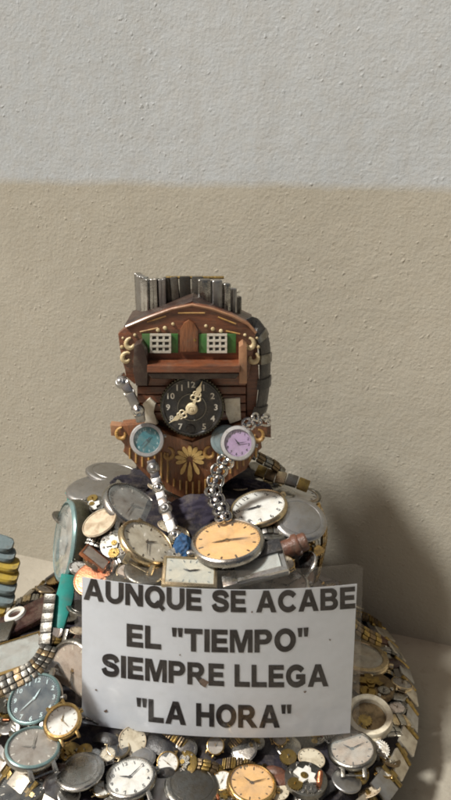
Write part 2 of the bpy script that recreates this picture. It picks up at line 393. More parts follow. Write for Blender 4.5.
def gear_pts(r, n, d):
    pts = []
    for i in range(n * 4):
        a = 2 * math.pi * i / (n * 4); rr = r if i % 4 < 2 else r - d
        pts.append(Vector((rr * math.cos(a), rr * math.sin(a), 0)))
    return pts
def movement(name, label, px, py, a, b, tilt, roll=0, cat='watch movement', plate='steel', bridge='white', coil=True, flip=False, lift=.004, y=None, group=None):
    m, r = place(px, py, a, b, tilt, roll, flip, lift, y)
    t = thing(name, label, cat, m, group)
    MB().lathe([(0, -r * .25), (r, -r * .25), (r, -r * .02), (r * .95, 0), (0, 0)], 36).build('plate', M[plate], t)
    br = MB()
    jag = [(-.62, .10), (-.45, .42), (-.2, .38), (-.1, .62), (.15, .55), (.2, .3), (.42, .28), (.36, 0), (.5, -.2), (.2, -.3), (.1, -.12), (-.1, -.36), (-.32, -.3), (-.3, -.06)]
    br.prism([Vector((x * r, yy * r, r * .02)) for x, yy in jag], (0, 0, r * .1), r * .02); br.build('bridge', M[bridge], t)
    for (x, yy, q, k) in ((-.45, -.5, .36, 'brass'), (.3, -.55, .28, 'silver'), (-.1, .0, .18, 'brass')):
        g = MB(); g.prism([p * 1 + Vector((x * r, yy * r, r * .13 if q < .2 else r * .02)) for p in gear_pts(q * r, 18, q * r * .12)], (0, 0, r * .05)); g.tube([(x * r, yy * r, 0), (x * r, yy * r, r * .2)], r * .05, 8)
        g.build('gear_wheel', M[k], t)
    if coil:
        c = MB()
        for i in range(9):
            c.lathe([(r * .11, 0), (r * .135, r * .03), (r * .11, r * .06)], 14, Tr(r * .62, r * (-.3 + .07 * i), r * .14, 0, -math.pi / 2))
        c.tube([(r * .62, -r * .38, r * .14), (r * .62, r * .42, r * .14)], r * .112, 14); c.build('coil', M['copper'], t)
    sc = MB()
    for (x, yy) in ((.7, -.5), (-.75, .2), (.1, .8), (-.5, .7), (-.05, -.8)):
        sc.lathe([(0, r * .07), (r * .07, r * .07), (r * .08, r * .04), (r * .08, -.0005)], 12, T((x * r, yy * r, 0)))
    sc.build('screw', M['bright'], t)
    return t, r
def smooth_path(pts, n):
    pts = [Vector(p) for p in pts]; P = [pts[0] * 2 - pts[1]] + pts + [pts[-1] * 2 - pts[-2]]; out = []
    seg = len(pts) - 1
    for i in range(n):
        f = i / (n - 1) * seg; k = min(int(f), seg - 1); u = f - k; a, b, c, d = P[k:k + 4]
        out.append(.5 * ((2 * b) + (c - a) * u + (2 * a - 5 * b + 4 * c - d) * u * u + (3 * b - a - 3 * c + d) * u ** 3))
    return out
def basis(p, d, up):
    d = d.normalized(); up = (up - d * up.dot(d)).normalized(); w = d.cross(up)
    return T(p) @ Matrix((d, w, up)).transposed().to_4x4()       # local x along the band, y across, z out
def link_plate(L, W, H, bev=None):
    mb = MB(); mb.box((L, W, H), None, bev or H * .3); return mb
def band(root, pts, ups, n, W, H, gap=.12, mats=('silver',), pin=None, name='link', style='plate'):
    """a bracelet: n links along pts, each its own part"""
    path = smooth_path(pts, n * 6 + 1); us = smooth_path(ups, n * 6 + 1); proto = {}
    for i in range(n):
        a, b, c = path[i * 6], path[i * 6 + 3], path[i * 6 + 6]
        L = (c - a).length
        mname = mats[i % len(mats)]
        mb = MB()
        if style == 'plate': mb.box((L * (1 - gap), W, H), None, min(H, L) * .22)
        elif style == 'bar':
            for s in (-1, 1):
                mb.tube([(s * L * .22, -W / 2, 0), (s * L * .22, W / 2, 0)], L * .24, 10)
            mb.box((L * .7, W * .8, H * .4), T((0, 0, -H * .3)))
        elif style == 'pair':
            for s in (-1, 1): mb.box((L * random.uniform(.46, .50), W * random.uniform(.93, 1.0), H), Tr(s * L * .245, 0, random.uniform(-.0006, .0006), random.uniform(-.015, .015)), L * .10, 3)
            mb.box((L * 1.04, W * .9, H * .4), T((0, 0, -H * .2)))
        elif style == 'three':
            for s, k, hh in ((-1, .28, .85), (0, .36, 1.1), (1, .28, .85)):
                mb.box((L * (1 - gap), W * k, H * hh), T((0 if s else L * .1, s * W * .34, 0)), H * .22)
        elif style == 'knob':      # long link with a ball stud
            if i % 3 != 1:
                mb.box((L * 1.2, W * .8, H), None, H * .35)
                mb.tube([(L * .55, -W * .42, 0), (L * .55, W * .42, 0)], H * .45, 8)
            else:
                mb.lathe([(0, -H * .6), (W * .5, -H * .5), (W * .58, 0), (W * .5, H * .5), (W * .34, H * .75), (W * .30, H * .72), (W * .18, H * 1.0), (0, H * 1.1)], 20)
        elif style == 'oval':      # open twisted ovals in pairs
            for s in (-1, 1):
                ring = [(L * .46 * math.cos(q) + s * L * .06, W * .25 * math.sin(q) + s * W * .25, H * .28 * math.sin(q + s)) for q in [2 * math.pi * k / 18 for k in range(18)]]
                mb.tube(ring, H * .27, 8, True)
            for x, yy, q in ((0, 0, .5), (L * .42, W * .2, .34), (-L * .4, -W * .24, .36)):
                mb.lathe([(0, -H * q), (H * q * .8, -H * q * .6), (H * q, 0), (H * q * .8, H * q * .7), (0, H * q)], 12, T((x, yy, H * .1)))
        elif style == 'chain':
            ring = [(L * .62 * math.cos(q), W * .5 * math.sin(q) * (1 if i % 2 else .7), (0 if i % 2 else H * .35 * math.sin(q))) for q in [2 * math.pi * k / 18 for k in range(18)]]
            mb.tube(ring, H * .3, 8, True)
        o = mb.build(name, M[mname], root)
        o.matrix_local = root.matrix_world.inverted() @ basis(b, c - a, us[i * 6 + 3])
        if pin:
            q = MB(); q.tube([(L * .5, -W * .46, 0), (L * .5, W * .46, 0)], H * .28, 8); p = q.build('pin', M[pin], o)
    return root

# ------------------------------------------------------------------ setting: ground, wall
def tex_setup(name):
    m = bpy.data.materials.new(name); m.use_nodes = True
    return m, m.node_tree, m.node_tree.nodes['Principled BSDF'], m.node_tree.links.new
def noise(t, src, scale, detail=5, rough=.6):
    n = t.nodes.new('ShaderNodeTexNoise'); n.inputs['Scale'].default_value = scale; n.inputs['Detail'].default_value = detail; n.inputs['Roughness'].default_value = rough
    t.links.new(src, n.inputs['Vector']); return n.outputs['Fac']
def maprange(t, src, a, b, c, d):
    n = t.nodes.new('ShaderNodeMapRange'); t.links.new(src, n.inputs[0])
    for i, v in enumerate((a, b, c, d)): n.inputs[i + 1].default_value = v
    return n.outputs[0]
def mathn(t, op, a, b):
    n = t.nodes.new('ShaderNodeMath'); n.operation = op
    for i, v in enumerate((a, b)):
        if isinstance(v, (int, float)): n.inputs[i].default_value = v
        else: t.links.new(v, n.inputs[i])
    return n.outputs[0]
def mixcol(t, fac, c1, c2):
    n = t.nodes.new('ShaderNodeMix'); n.data_type = 'RGBA'
    if isinstance(fac, (int, float)): n.inputs[0].default_value = fac
    else: t.links.new(fac, n.inputs[0])
    for i, c in ((6, c1), (7, c2)):
        if isinstance(c, tuple): n.inputs[i].default_value = (*c, 1)
        else: t.links.new(c, n.inputs[i])
    return n.outputs[2]
wall_ang = -math.atan(.35)
WALL_P = Vector((.2134, .557, 0))
def wall_hit(px, py):
    d = ray(px, py); return CAM + d * ((WALL_P.y + .35 * WALL_P.x) / (d.y + .35 * d.x))
PAINT_Z = wall_hit(223, 184.5).z
def wall_mat():
    m, t, b, L = tex_setup('stucco')
    tc = t.nodes.new('ShaderNodeTexCoord'); ob = tc.outputs['Object']
    sep = t.nodes.new('ShaderNodeSeparateXYZ'); L(ob, sep.inputs[0])
    edge = mathn(t, 'ADD', sep.outputs['Z'], mathn(t, 'MULTIPLY', mathn(t, 'SUBTRACT', noise(t, ob, 14, 6, .7), .5), .012))
    fac = maprange(t, edge, PAINT_Z - .004, PAINT_Z + .004, 0, 1)
    big = maprange(t, noise(t, ob, 5, 5), .35, .68, 0, 1); fine = maprange(t, noise(t, ob, 90, 4), .4, .7, 0, 1)
    beige = mixcol(t, big, (.388, .364, .302), (.346, .324, .266)); white = mixcol(t, big, (.425, .450, .462), (.385, .410, .42))
    base = mixcol(t, fac, beige, white)
    base = mixcol(t, mathn(t, 'MULTIPLY', fine, .18), base, (.34, .29, .21))
    mpn = t.nodes.new('ShaderNodeMapping'); mpn.inputs['Scale'].default_value = (7, 1, 1.3); L(ob, mpn.inputs[0])
    base = mixcol(t, mathn(t, 'MULTIPLY', maprange(t, noise(t, mpn.outputs[0], 4, 6, .7), .52, .75, 0, 1), .22), base, (.27, .235, .18))     # run-down streaks
    base = mixcol(t, mathn(t, 'MULTIPLY', maprange(t, noise(t, ob, 22, 8, .75), .6, .72, 0, 1), .30), base, (.45, .44, .40))               # rubbed patches
    base = mixcol(t, mathn(t, 'MULTIPLY', maprange(t, noise(t, ob, 180, 2), .70, .76, 0, 1), .5), base, (.20, .16, .12))                    # fly specks
    L(base, b.inputs['Base Color']); b.inputs['Roughness'].default_value = .85; b.inputs['Specular IOR Level'].default_value = .25
    v = t.nodes.new('ShaderNodeTexVoronoi'); v.inputs['Scale'].default_value = 190; v.inputs['Randomness'].default_value = 1.0
    wob = t.nodes.new('ShaderNodeVectorMath'); wob.operation = 'ADD'
    nz = t.nodes.new('ShaderNodeTexNoise'); nz.inputs['Scale'].default_value = 160; L(ob, nz.inputs['Vector'])
    sc = t.nodes.new('ShaderNodeVectorMath'); sc.operation = 'SCALE'; sc.inputs['Scale'].default_value = .006; L(nz.outputs['Color'], sc.inputs[0])
    L(ob, wob.inputs[0]); L(sc.outputs[0], wob.inputs[1]); L(wob.outputs[0], v.inputs['Vector'])
    sepc = t.nodes.new('ShaderNodeSeparateColor'); L(v.outputs['Color'], sepc.inputs[0])
    sel = mathn(t, 'MULTIPLY', maprange(t, sepc.outputs[0], .55, .95, 0, 1), maprange(t, noise(t, ob, 12, 3), .4, .6, .25, 1))
    blob = mathn(t, 'MULTIPLY', maprange(t, v.outputs['Distance'], .08, .34, 1, 0), sel)
    hgt = mathn(t, 'ADD', mathn(t, 'MULTIPLY', blob, .7), mathn(t, 'ADD', mathn(t, 'MULTIPLY', noise(t, ob, 330, 3, .6), .75), mathn(t, 'MULTIPLY', noise(t, ob, 60, 3, .5), .9)))
    bp = t.nodes.new('ShaderNodeBump'); bp.inputs['Strength'].default_value = .6; bp.inputs['Distance'].default_value = .0013
    L(hgt, bp.inputs['Height']); L(bp.outputs[0], b.inputs['Normal'])
    return m
wm = MB(); wm.box((6.0, .2, 2.6), T((0, .1, 1.25))); wall = wm.build('wall', wall_mat(), None, False)
wall.location = WALL_P; wall.rotation_euler = (0, 0, wall_ang)
tag(wall, 'rough stuccoed wall painted beige with an off-white band above', 'wall')
def ground_mat():
    m, t, b, L = tex_setup('concrete')
    tc = t.nodes.new('ShaderNodeTexCoord'); ob = tc.outputs['Object']
    c = mixcol(t, maprange(t, noise(t, ob, 9, 6, .65), .35, .7, 0, 1), (.36, .33, .27), (.28, .255, .205))
    c = mixcol(t, maprange(t, noise(t, ob, 70, 5, .7), .55, .75, 0, .6), c, (.20, .175, .14))
    L(c, b.inputs['Base Color']); b.inputs['Roughness'].default_value = .8
    bp = t.nodes.new('ShaderNodeBump'); bp.inputs['Strength'].default_value = .5; bp.inputs['Distance'].default_value = .0015
    L(mathn(t, 'ADD', noise(t, ob, 120, 5), noise(t, ob, 25, 3)), bp.inputs['Height']); L(bp.outputs[0], b.inputs['Normal'])
    return m
gm = MB(); gm.box((8, 8, .1), T((0, -2, -.05))); ground = gm.build('ground', ground_mat(), None, False); ground['kind'] = 'structure'

# ------------------------------------------------------------------ the mound
mo = MB(); n = 96; prev = None
zs = [i / 60 * .2005 for i in range(61)]
for i, z in enumerate(zs):
    ax, ay = axis(z); r = max(prof(z), .001) - .006
    ring = []
    for k in range(n):
        a = 2 * math.pi * k / n
        rr = max(.001, r + .0035 * math.sin(a * 7 + z * 60) * math.sin(a * 3 - z * 90) + .002 * math.sin(a * 17 + z * 140))
        x_ = ax + rr * math.cos(a); ring.append(mo.bm.verts.new((x_, ay + rr * math.sin(a), z + (lift_at(x_, z) if z > .003 else 0))))
    if prev:
        for k in range(n): mo.bm.faces.new((prev[k], prev[(k + 1) % n], ring[(k + 1) % n], ring[k]))
    prev = ring
mo.bm.faces.new(prev)
mound = mo.build('mound', M['cloth'], None); tag(mound, 'dark navy cloth-covered hat-shaped mound carrying the clock and all the watches', 'mound')

# ------------------------------------------------------------------ sign: laminated sheet with text
SIGN_Y, SIGN_K, SIGN_X = .378, 1.5, -.004
def on_sign(px, py, off=0.0):
    d = ray(px, py); t = SIGN_Y / d.y
    for _ in range(12):
        x = t * d.x - SIGN_X; t = (SIGN_Y - off + SIGN_K * x * x) / d.y
    return CAM + d * t
sign = thing('sign', 'curved white laminated paper sign lettered in bold black capitals in front of the mound', 'sign', T(on_sign(218, 735)))
inv = sign.matrix_world.inverted()
def sheet(tl, tr, bl, br, sag, nu, nv, off, thick, cut=0):
    mb = MB(); F, B = {}, {}
    for j in range(nv + 1):
        for i in range(nu + 1):
            u, v = i / nu, j / nv
            px = (tl[0] * (1 - u) + tr[0] * u) * (1 - v) + (bl[0] * (1 - u) + br[0] * u) * v
            py = (tl[1] * (1 - u) + tr[1] * u) * (1 - v) + (bl[1] * (1 - u) + br[1] * u) * v + sag * 4 * u * (1 - u)
            if cut:
                e = min(u, 1 - u) * nu
                if j == 0 and e < 1: py += cut
                elif e < 1 and j == 1: px += 0
            p = inv @ on_sign(px, py, off); F[i, j] = mb.bm.verts.new(p); B[i, j] = mb.bm.verts.new(p + Vector((0, thick, 0)))
    for j in range(nv):
        for i in range(nu):
            mb.bm.faces.new((F[i, j], F[i + 1, j], F[i + 1, j + 1], F[i, j + 1])); mb.bm.faces.new((B[i, j], B[i, j + 1], B[i + 1, j + 1], B[i + 1, j]))
    for i in range(nu):
        for j in (0, nv): mb.bm.faces.new((F[i, j], F[i + 1, j], B[i + 1, j], B[i, j]))
    for j in range(nv):
        for i in (0, nu): mb.bm.faces.new((F[i, j], F[i, j + 1], B[i, j + 1], B[i, j]))
    return mb
sheet((82, 577), (357, 584), (82, 723), (350, 733), 9, 28, 10, 0, .0003).build('paper', M['paper'], sign)
sheet((74, 560), (363, 563), (76, 738), (358, 750), 9, 36, 12, .0010, .0002, 5).build('laminating_film', M['laminate'], sign)
from mathutils.geometry import tessellate_polygon
def arc(cx, cy, rx, ry, a0, a1, n=14): return [(cx + rx * math.cos(R(a0 + (a1 - a0) * i / n)), cy + ry * math.sin(R(a0 + (a1 - a0) * i / n))) for i in range(n + 1)]
def thick(cl, w):
    L_, R_ = [], []
    for i, p in enumerate(cl):
        a, b = cl[max(0, i - 1)], cl[min(len(cl) - 1, i + 1)]; d = Vector((b[0] - a[0], b[1] - a[1])).normalized()
        L_.append((p[0] - d.y * w, p[1] + d.x * w)); R_.append((p[0] + d.y * w, p[1] - d.x * w))
    return L_ + R_[::-1]
S_CL = [tuple(p)[:2] for p in smooth_path([(.80, .69, 0), (.70, .85, 0), (.46, .905, 0), (.20, .84, 0), (.145, .71, 0), (.24, .59, 0), (.48, .52, 0), (.72, .43, 0), (.785, .28, 0), (.70, .14, 0), (.46, .09, 0), (.20, .145, 0), (.10, .32, 0)], 46)]
oval = [[arc(.53, .5, .53, .52, 0, 351, 39), arc(.53, .5, .285, .31, 0, 351, 39)]]
bowl = [[(0, 0), (.23, 0), (.23, .36), (.52, .36)] + arc(.52, .68, .34, .32, -85, 90) + [(0, 1)], [(.23, .55), (.48, .55)] + arc(.48, .68, .14, .13, -85, 85) + [(.48, .81), (.23, .81)]]
GL = {
 'A': (1.06, [[[(0, 0), (.25, 0), (.33, .22), (.73, .22), (.81, 0), (1.06, 0), (.67, 1), (.39, 1)], [(.40, .39), (.66, .39), (.53, .75)]]]),
 'U': (.94, [[[(0, 1)] + arc(.47, .38, .47, .40, 180, 360, 20) + [(.94, 1), (.71, 1)] + arc(.47, .38, .24, .20, 0, -180, 16) + [(.23, 1)]]]),
 'N': (.93, [[[(0, 0), (.22, 0), (.22, .63), (.68, 0), (.93, 0), (.93, 1), (.71, 1), (.71, .37), (.25, 1), (0, 1)]]]),
 'O': (1.06, oval), 'Q': (1.06, oval + [[[(.56, .22), (.70, .34), (1.08, .0), (.94, -.13)]]]),
 'E': (.80, [[[(0, 0), (.80, 0), (.80, .2), (.23, .2), (.23, .41), (.74, .41), (.74, .6), (.23, .6), (.23, .81), (.78, .81), (.78, 1), (0, 1)]]]),
 'S': (.90, [[thick(S_CL, .112)]]),
 'C': (.98, [[thick(arc(.53, .5, .42, .405, 38, 322, 30), .115)]]),
 'G': (1.04, [[thick(arc(.53, .5, .42, .405, 40, 312, 30), .115)], [[(.54, .56), (1.0, .56), (1.0, .16), (.84, .06), (.77, .20), (.77, .37), (.54, .37)]]]),
 'B': (.94, [[[(0, 0), (.58, 0)] + arc(.60, .285, .33, .285, -85, 62) + arc(.55, .745, .33, .255, -46, 85) + [(.50, 1), (0, 1)], [(.23, .17), (.54, .17)] + arc(.56, .30, .13, .125, -85, 85) + [(.54, .43), (.23, .43)], [(.23, .60), (.50, .60)] + arc(.51, .715, .12, .11, -85, 85) + [(.50, .83), (.23, .83)]]]),
 'P': (.88, [bowl]), 'R': (1.0, [bowl, [[(.34, .42), (.62, .42), (1.0, 0), (.71, 0)]]]),
 'L': (.78, [[[(0, 0), (.78, 0), (.78, .2), (.23, .2), (.23, 1), (0, 1)]]]),
 'T': (.88, [[[(.325, 0), (.555, 0), (.555, .8), (.88, .8), (.88, 1), (0, 1), (0, .8), (.325, .8)]]]),
 'I': (.23, [[[(0, 0), (.23, 0), (.23, 1), (0, 1)]]]),
 'H': (.93, [[[(0, 0), (.23, 0), (.23, .41), (.70, .41), (.70, 0), (.93, 0), (.93, 1), (.70, 1), (.70, .61), (.23, .61), (.23, 1), (0, 1)]]]),
 'M': (1.12, [[[(0, 0), (.21, 0), (.21, .70), (.45, 0), (.67, 0), (.91, .70), (.91, 0), (1.12, 0), (1.12, 1), (.79, 1), (.56, .33), (.33, 1), (0, 1)]]]),
 '"': (.50, [[[(.03, .63), (.17, .63), (.21, 1), (-.01, 1)]], [[(.33, .63), (.47, .63), (.51, 1), (.29, 1)]]]),
}
def grow(lp, d):
    n = len(lp); area = sum(lp[i][0] * lp[(i + 1) % n][1] - lp[(i + 1) % n][0] * lp[i][1] for i in range(n)); s = 1 if area > 0 else -1; out = []
    for i in range(n):
        a, p, b = Vector(lp[i - 1]), Vector(lp[i]), Vector(lp[(i + 1) % n]); e0 = (p - a); e1 = (b - p)
        if e0.length < 1e-5 or e1.length < 1e-5: e0 = e1 = (b - a)
        n0 = Vector((e0.y, -e0.x)).normalized() * s; n1 = Vector((e1.y, -e1.x)).normalized() * s; m = n0 + n1
        m = m.normalized() / max(.6, m.normalized().dot(n0)) if m.length > .1 else n0
        out.append(tuple(p + m * d))
    return out
def sign_line(txt, xl, xr, yl, yr, cap, sag):
    polys = []; x = 0
    for ch in txt:
        if ch == ' ': x += .46; continue
        w, pieces = GL[ch]
        for k, loops in enumerate(pieces): polys.append(([[(x + q[0], q[1]) for q in grow(lp, .020 if i == 0 else -.020)] for i, lp in enumerate(loops)], k))
        x += w + .13
    W = x - .13; mb = MB()
    for loops, k in polys:
        flat_ = [q for lp in loops for q in lp]; vs = []
        for u, h in flat_:
            s = u / W; py = yl + (yr - yl) * s + sag * 4 * s * (1 - s) - cap * h
            vs.append(mb.bm.verts.new(inv @ on_sign(xl + (xr - xl) * s, py, .00025 + .00004 * k)))
        for tri in tessellate_polygon([[Vector((q[0], q[1], 0)) for q in lp] for lp in loops]):
            try: mb.bm.faces.new([vs[i] for i in tri])
            except ValueError: pass
    return mb.build('lettering', M['ink'], sign, False)
sign_line('AUNQUE SE ACABE', 84, 355, 599, 608, 21, 8)
sign_line('EL "TIEMPO"', 127, 308, 646, 650, 22, 4)
sign_line('SIEMPRE LLEGA', 102, 328, 675, 686, 21.5, 5)
sign_line('"LA HORA"', 137, 291, 720, 727, 22, 3)
M['stain'] = mat('brown_stain', (.13, .075, .05), .6, 0, (.22, .15, .11), .5, 300)
for x, y, r0 in ((106, 711, 1.7), (204, 683, 4.2), (305, 692, 1.3), (96, 690, 1.0), (252, 612, .9), (180, 655, .8), (330, 640, .9)):
    mb = MB(); ct = mb.bm.verts.new(inv @ on_sign(x, y, .00036)); rg = [mb.bm.verts.new(inv @ on_sign(x + r0 * (1 + .35 * math.sin(q * 3 + x)) * math.cos(q), y + r0 * .9 * (1 + .3 * math.cos(q * 2 + y)) * math.sin(q), .00036)) for q in [2 * math.pi * i / 18 for i in range(18)]]
    for i in range(18): mb.bm.faces.new((ct, rg[i], rg[(i + 1) % 18]))
    mb.build('stain', M['stain'], sign, False)

# ------------------------------------------------------------------ cuckoo clock
CY = .482
clock = thing('cuckoo_clock', 'small carved brown cuckoo clock with black dial standing on the mound', 'clock', T(at(192, 500, CY)))
cin = clock.matrix_world.inverted()
S = mmpx(CY, 407)
def cp(px, py, dy=0.0):                        # point on the clock's upright front, dy towards the back
    return cin @ at(px, py, CY + dy)
def panel(name, pts, front, depth, mt, parent=None, bev=.0008):
    mb = MB(); mb.prism([cp(x, y, front) for x, y in pts], (0, depth, 0), bev); o = mb.build(name, M[mt], parent or clock); return o
def dots(mb, lst, dy, th=.0010):
    for x, y, r in lst:
        mb.lathe([(0, 0), (r * S, 0), (r * S * .8, th * .7), (r * S * .3, th), (0, th)], 14, T(cp(x, y, dy)) @ Matrix.Rotation(math.pi / 2, 4, 'X'))
def petal(mb, x0, y0, x1, y1, w, dy, th=.0012):
    a, b = cp(x0, y0, dy), cp(x1, y1, dy); d = b - a; nrm = Vector((d.z, 0, -d.x)).normalized(); ln = d.length
    outline = [a, a + d * .3 + nrm * w * S * .7, a + d * .7 + nrm * w * S, a + d * .93 + nrm * w * S * .6, b, a + d * .93 - nrm * w * S * .6, a + d * .7 - nrm * w * S, a + d * .3 - nrm * w * S * .7]
    mb.prism(outline, (0, -th, 0), th * .35)
def curl(mb, cx, cy, r, a0, a1, dy, w=1.5):
    pts = []; k = 16
    for i in range(k + 1):
        q = R(a0 + (a1 - a0) * i / k); rr = r * (1 - .55 * i / k); p = cp(cx + rr * math.cos(q), cy - rr * math.sin(q), dy); pts.append(p)
    mb.tube(pts, [w * S * (.5 + .6 * math.sin(math.pi * i / k)) for i in range(k + 1)], 8)
# case body behind
panel('case', [(140, 330), (244, 330), (246, 470), (136, 470)], .006, .05, 'darkwood')
# upper gable board
gable = [(118, 334), (126, 327), (150, 317), (172, 309), (192, 305), (212, 309), (232, 316), (248, 324), (256, 333), (254, 348), (251, 362), (249, 376), (244, 384), (134, 384), (126, 377), (124, 362), (120, 350)]
gab = panel('gable_board', gable, -.004, .010, 'wood')
ed = MB(); ed.tube([cp(x, y, -.0045) for x, y in gable[1:9]], .0011, 6); ed.build('edge_moulding', M['tanwood'], clock)
# roof pitched behind the gable
rf = MB()
rf.prism([cp(124, 326, .004), cp(192, 301, .004), cp(192, 306, .004), cp(124, 331, .004)], (0, .05, 0), .0006)
rf.prism([cp(192, 301, .0042), cp(254, 330, .0042), cp(254, 335, .0042), cp(192, 306, .0042)], (0, .05, 0), .0006)
rf.build('roof', M['darkwood'], clock)
# green shutter panels and lattice windows
for x0, x1, gx0, gx1 in ((151, 170, 142, 178), (208, 226, 199, 236)):
    panel('shutter', [(gx0, 334), (gx1, 334), (gx1, 353), (gx0, 353)], -.0052, .0016, 'greenpaint', bev=.0003)
    wb = panel('window', [(x0, 334.5), (x1, 334.5), (x1, 352.5), (x0, 352.5)], -.0058, .0008, 'dark', bev=0)
    lat = MB(); wd = x1 - x0
    for i in range(4):
        x = x0 + wd * i / 3; lat.prism([cp(x - 1.1, 334, -.0066), cp(x + 1.1, 334, -.0066), cp(x + 1.1, 353, -.0066), cp(x - 1.1, 353, -.0066)], (0, .0009, 0))
        yy = 335 + 17 * i / 3; lat.prism([cp(x0 - 1, yy - 1.1, -.00675), cp(x1 + 1, yy - 1.1, -.00675), cp(x1 + 1, yy + 1.1, -.00675), cp(x0 - 1, yy + 1.1, -.00675)], (0, .0009, 0))
    o = lat.build('lattice', M['latticepaint'], wb, False)
# little closed door between the windows
dr = panel('door', [(180, 352), (180, 330), (184, 323), (189, 320), (194, 323), (198, 330), (198, 352)], -.0062, .0024, 'woodv', bev=.0005)
k = MB(); k.lathe([(0, 0), (1.2 * S, 0), (1.3 * S, .0008), (0, .0014)], 12, T(cp(195, 340, -.0062)) @ Matrix.Rotation(math.pi / 2, 4, 'X')); k.build('door_knob', M['brass'], dr)
# painted ornaments on gable
for cx, s in ((131, 1), (249, -1)):
    for dx, cy_, r_, a0, a1 in ((0, 344, 5.2, 90, 90 + s * 270), (-s * 4, 358, 5.0, 60, 60 + s * 280)):
        orn = MB(); curl(orn, cx + dx, cy_, r_ * 1.15, a0, a1, -.0042, 2.3); orn.build('painted_scroll', M['ivorypaint'], clock)
for q in [(158, 330, 2), (165, 328, 2), (213, 329, 2), (221, 331, 2), (206, 326, 1.6), (173, 324, 1.6)] + [q for cx, s in ((131, 1), (249, -1)) for q in ((cx - s * 9, 347, 1.8), (cx - s * 8, 338, 1.3), (cx + s * 4, 335, 1.6))]:
    orn = MB(); dots(orn, [q], -.0042); orn.build('painted_dot', M['ivorypaint'], clock)
ss = MB()
for pts in ([(140, 332), (158, 328)], [(147, 322), (166, 316)], [(218, 317), (236, 324)], [(226, 331), (240, 334)], [(178, 313), (205, 313)]):
    ss.tube([cp(x, y, -.0042) for x, y in pts], .0006, 6)
ss.build('grain_groove', M['goldpaint'], clock)
# side brackets and ledge
panel('bracket', [(134, 346), (141, 343), (146, 352), (148, 366), (148, 386), (136, 386), (133, 372)], -.017, .016, 'darkwood')
panel('bracket', [(239, 347), (243, 344), (247, 347), (247, 384), (239, 384)], -.017, .016, 'tanwood')
panel('ledge', [(147, 366), (240, 366), (240, 373), (147, 373)], -.020, .018, 'wood')
panel('ledge_apron', [(147, 373.5), (240, 373.5), (236, 379), (200, 378), (194, 383), (188, 378), (152, 379)], -.0165, .003, 'darkwood')
# board with horizontal slats behind the dial
for i in range(5):
    y0 = 378 + i * 8.6
    panel('slat', [(137, y0), (246, y0), (246, y0 + 7.8), (137, y0 + 7.8)], -.001 + .0004 * (i % 2), .006, 'wood', bev=.0008)
panel('side_board', [(246.4, 345), (257, 338), (259, 380), (254, 425), (246.4, 425)], .003, .045, 'wood')
for pts in ([(143, 404), (150, 398), (156, 404), (153, 412), (158, 424), (148, 428), (143, 420)], [(224, 399), (240, 398), (241, 420), (230, 424), (226, 414)]):
    panel('pale_inlay', pts, -.003, .0035, 'palepaint', bev=.0005)
# lower carved board
low = [(121, 426), (142, 424), (160, 432), (192, 444), (224, 430), (246, 422), (268, 424), (267, 436), (259, 440), (262, 448), (252, 456), (246, 470), (232, 478), (214, 492), (192, 503), (170, 492), (152, 482), (138, 468), (130, 456), (123, 452), (126, 444), (120, 440)]
panel('lower_board', low, -.006, .012, 'woodv', bev=.001)
gr = MB()
for i in range(21):
    x = 130 + i * 6.3
    yt = 450 - 8 * abs(x - 192) / 62 + 6; yb = 500 - abs(x - 192) * .62
    if 172 < x < 212: yt = 482 - abs(x - 192) * .2
    if yb - yt > 5: gr.tube([cp(x, yt, -.0062), cp(x, yb - 3, -.0062)], .0009, 6)
gr.build('carved_groove', M['goldpaint'], clock)
pal = MB()
for i in range(9):
    a = R(-110 + 27.5 * i); petal(pal, 190 + 3 * math.sin(a), 459 - 3 * math.cos(a), 190 + 15 * math.sin(a), 458 - 13 * math.cos(a), 2.3, -.0062)
petal(pal, 190, 461, 190, 481, 2.6, -.0066)
petal(pal, 187, 461, 181, 474, 2.2, -.0064); petal(pal, 193, 461, 199, 474, 2.2, -.0064)
pal.build('palmette', M['palmpaint'], clock)
for cx, cy, s in ((168, 454, -1), (210, 453, 1), (122, 434, 1), (258, 436, -1)):
    sw = MB(); curl(sw, cx, cy, 6.5, 90, 90 + s * 300, -.0064, 2.0); sw.build('carved_scroll', M['goldpaint'], clock)
panel('side_wing', [(110, 425), (121, 426), (121, 437), (111, 436)], -.003, .008, 'tanwood')
panel('side_wing', [(262, 424), (271, 423), (271, 438), (262, 437)], -.003, .008, 'wood')
# dial with a milled rim
D = thing('dial', '', '', None); del D['label'], D['category']
bpy.data.objects.remove(D)
dc = cp(192, 407, -.0115); dr_ = 31.5 * S
RX = T(dc) @ Matrix.Rotation(math.pi / 2, 4, 'X')
db = MB(); db.prism([RX @ p for p in gear_pts(dr_, 60, dr_ * .035)], (0, .004, 0), 0); db.build('milled_rim', M['olive'], clock, False); db = MB(); db.lathe([(0, -.003), (dr_ * .955, -.003), (dr_ * .955, .0003)], 60, RX)
db.lathe([(0, .0002), (dr_ * .86, .0002), (dr_ * .88, .0009), (dr_ * .93, .0009), (dr_ * .95, .0002)], 60, RX)
dial = db.build('clock_dial', M['black'], clock, True, 25)
nm = MB()
for k in range(1, 13):
    a = 2 * math.pi * k / 12
    add_text(nm, str(k), RX @ T((math.sin(a) * dr_ * .74, math.cos(a) * dr_ * .74, .0006)) @ Matrix.Diagonal((dr_ * .2, dr_ * .2, 1, 1)), .02)
nm.build('numeral', M['paleprint'], dial, False)
hl = MB(); hl.lathe([(0, .0012), (dr_ * .13, .0012), (dr_ * .15, .0004)], 20, RX @ T((0, -dr_ * .72 + .0, 0)) @ T((-.05 * dr_, 0, 0))); hl.build('winding_hole', M['dark'], dial)
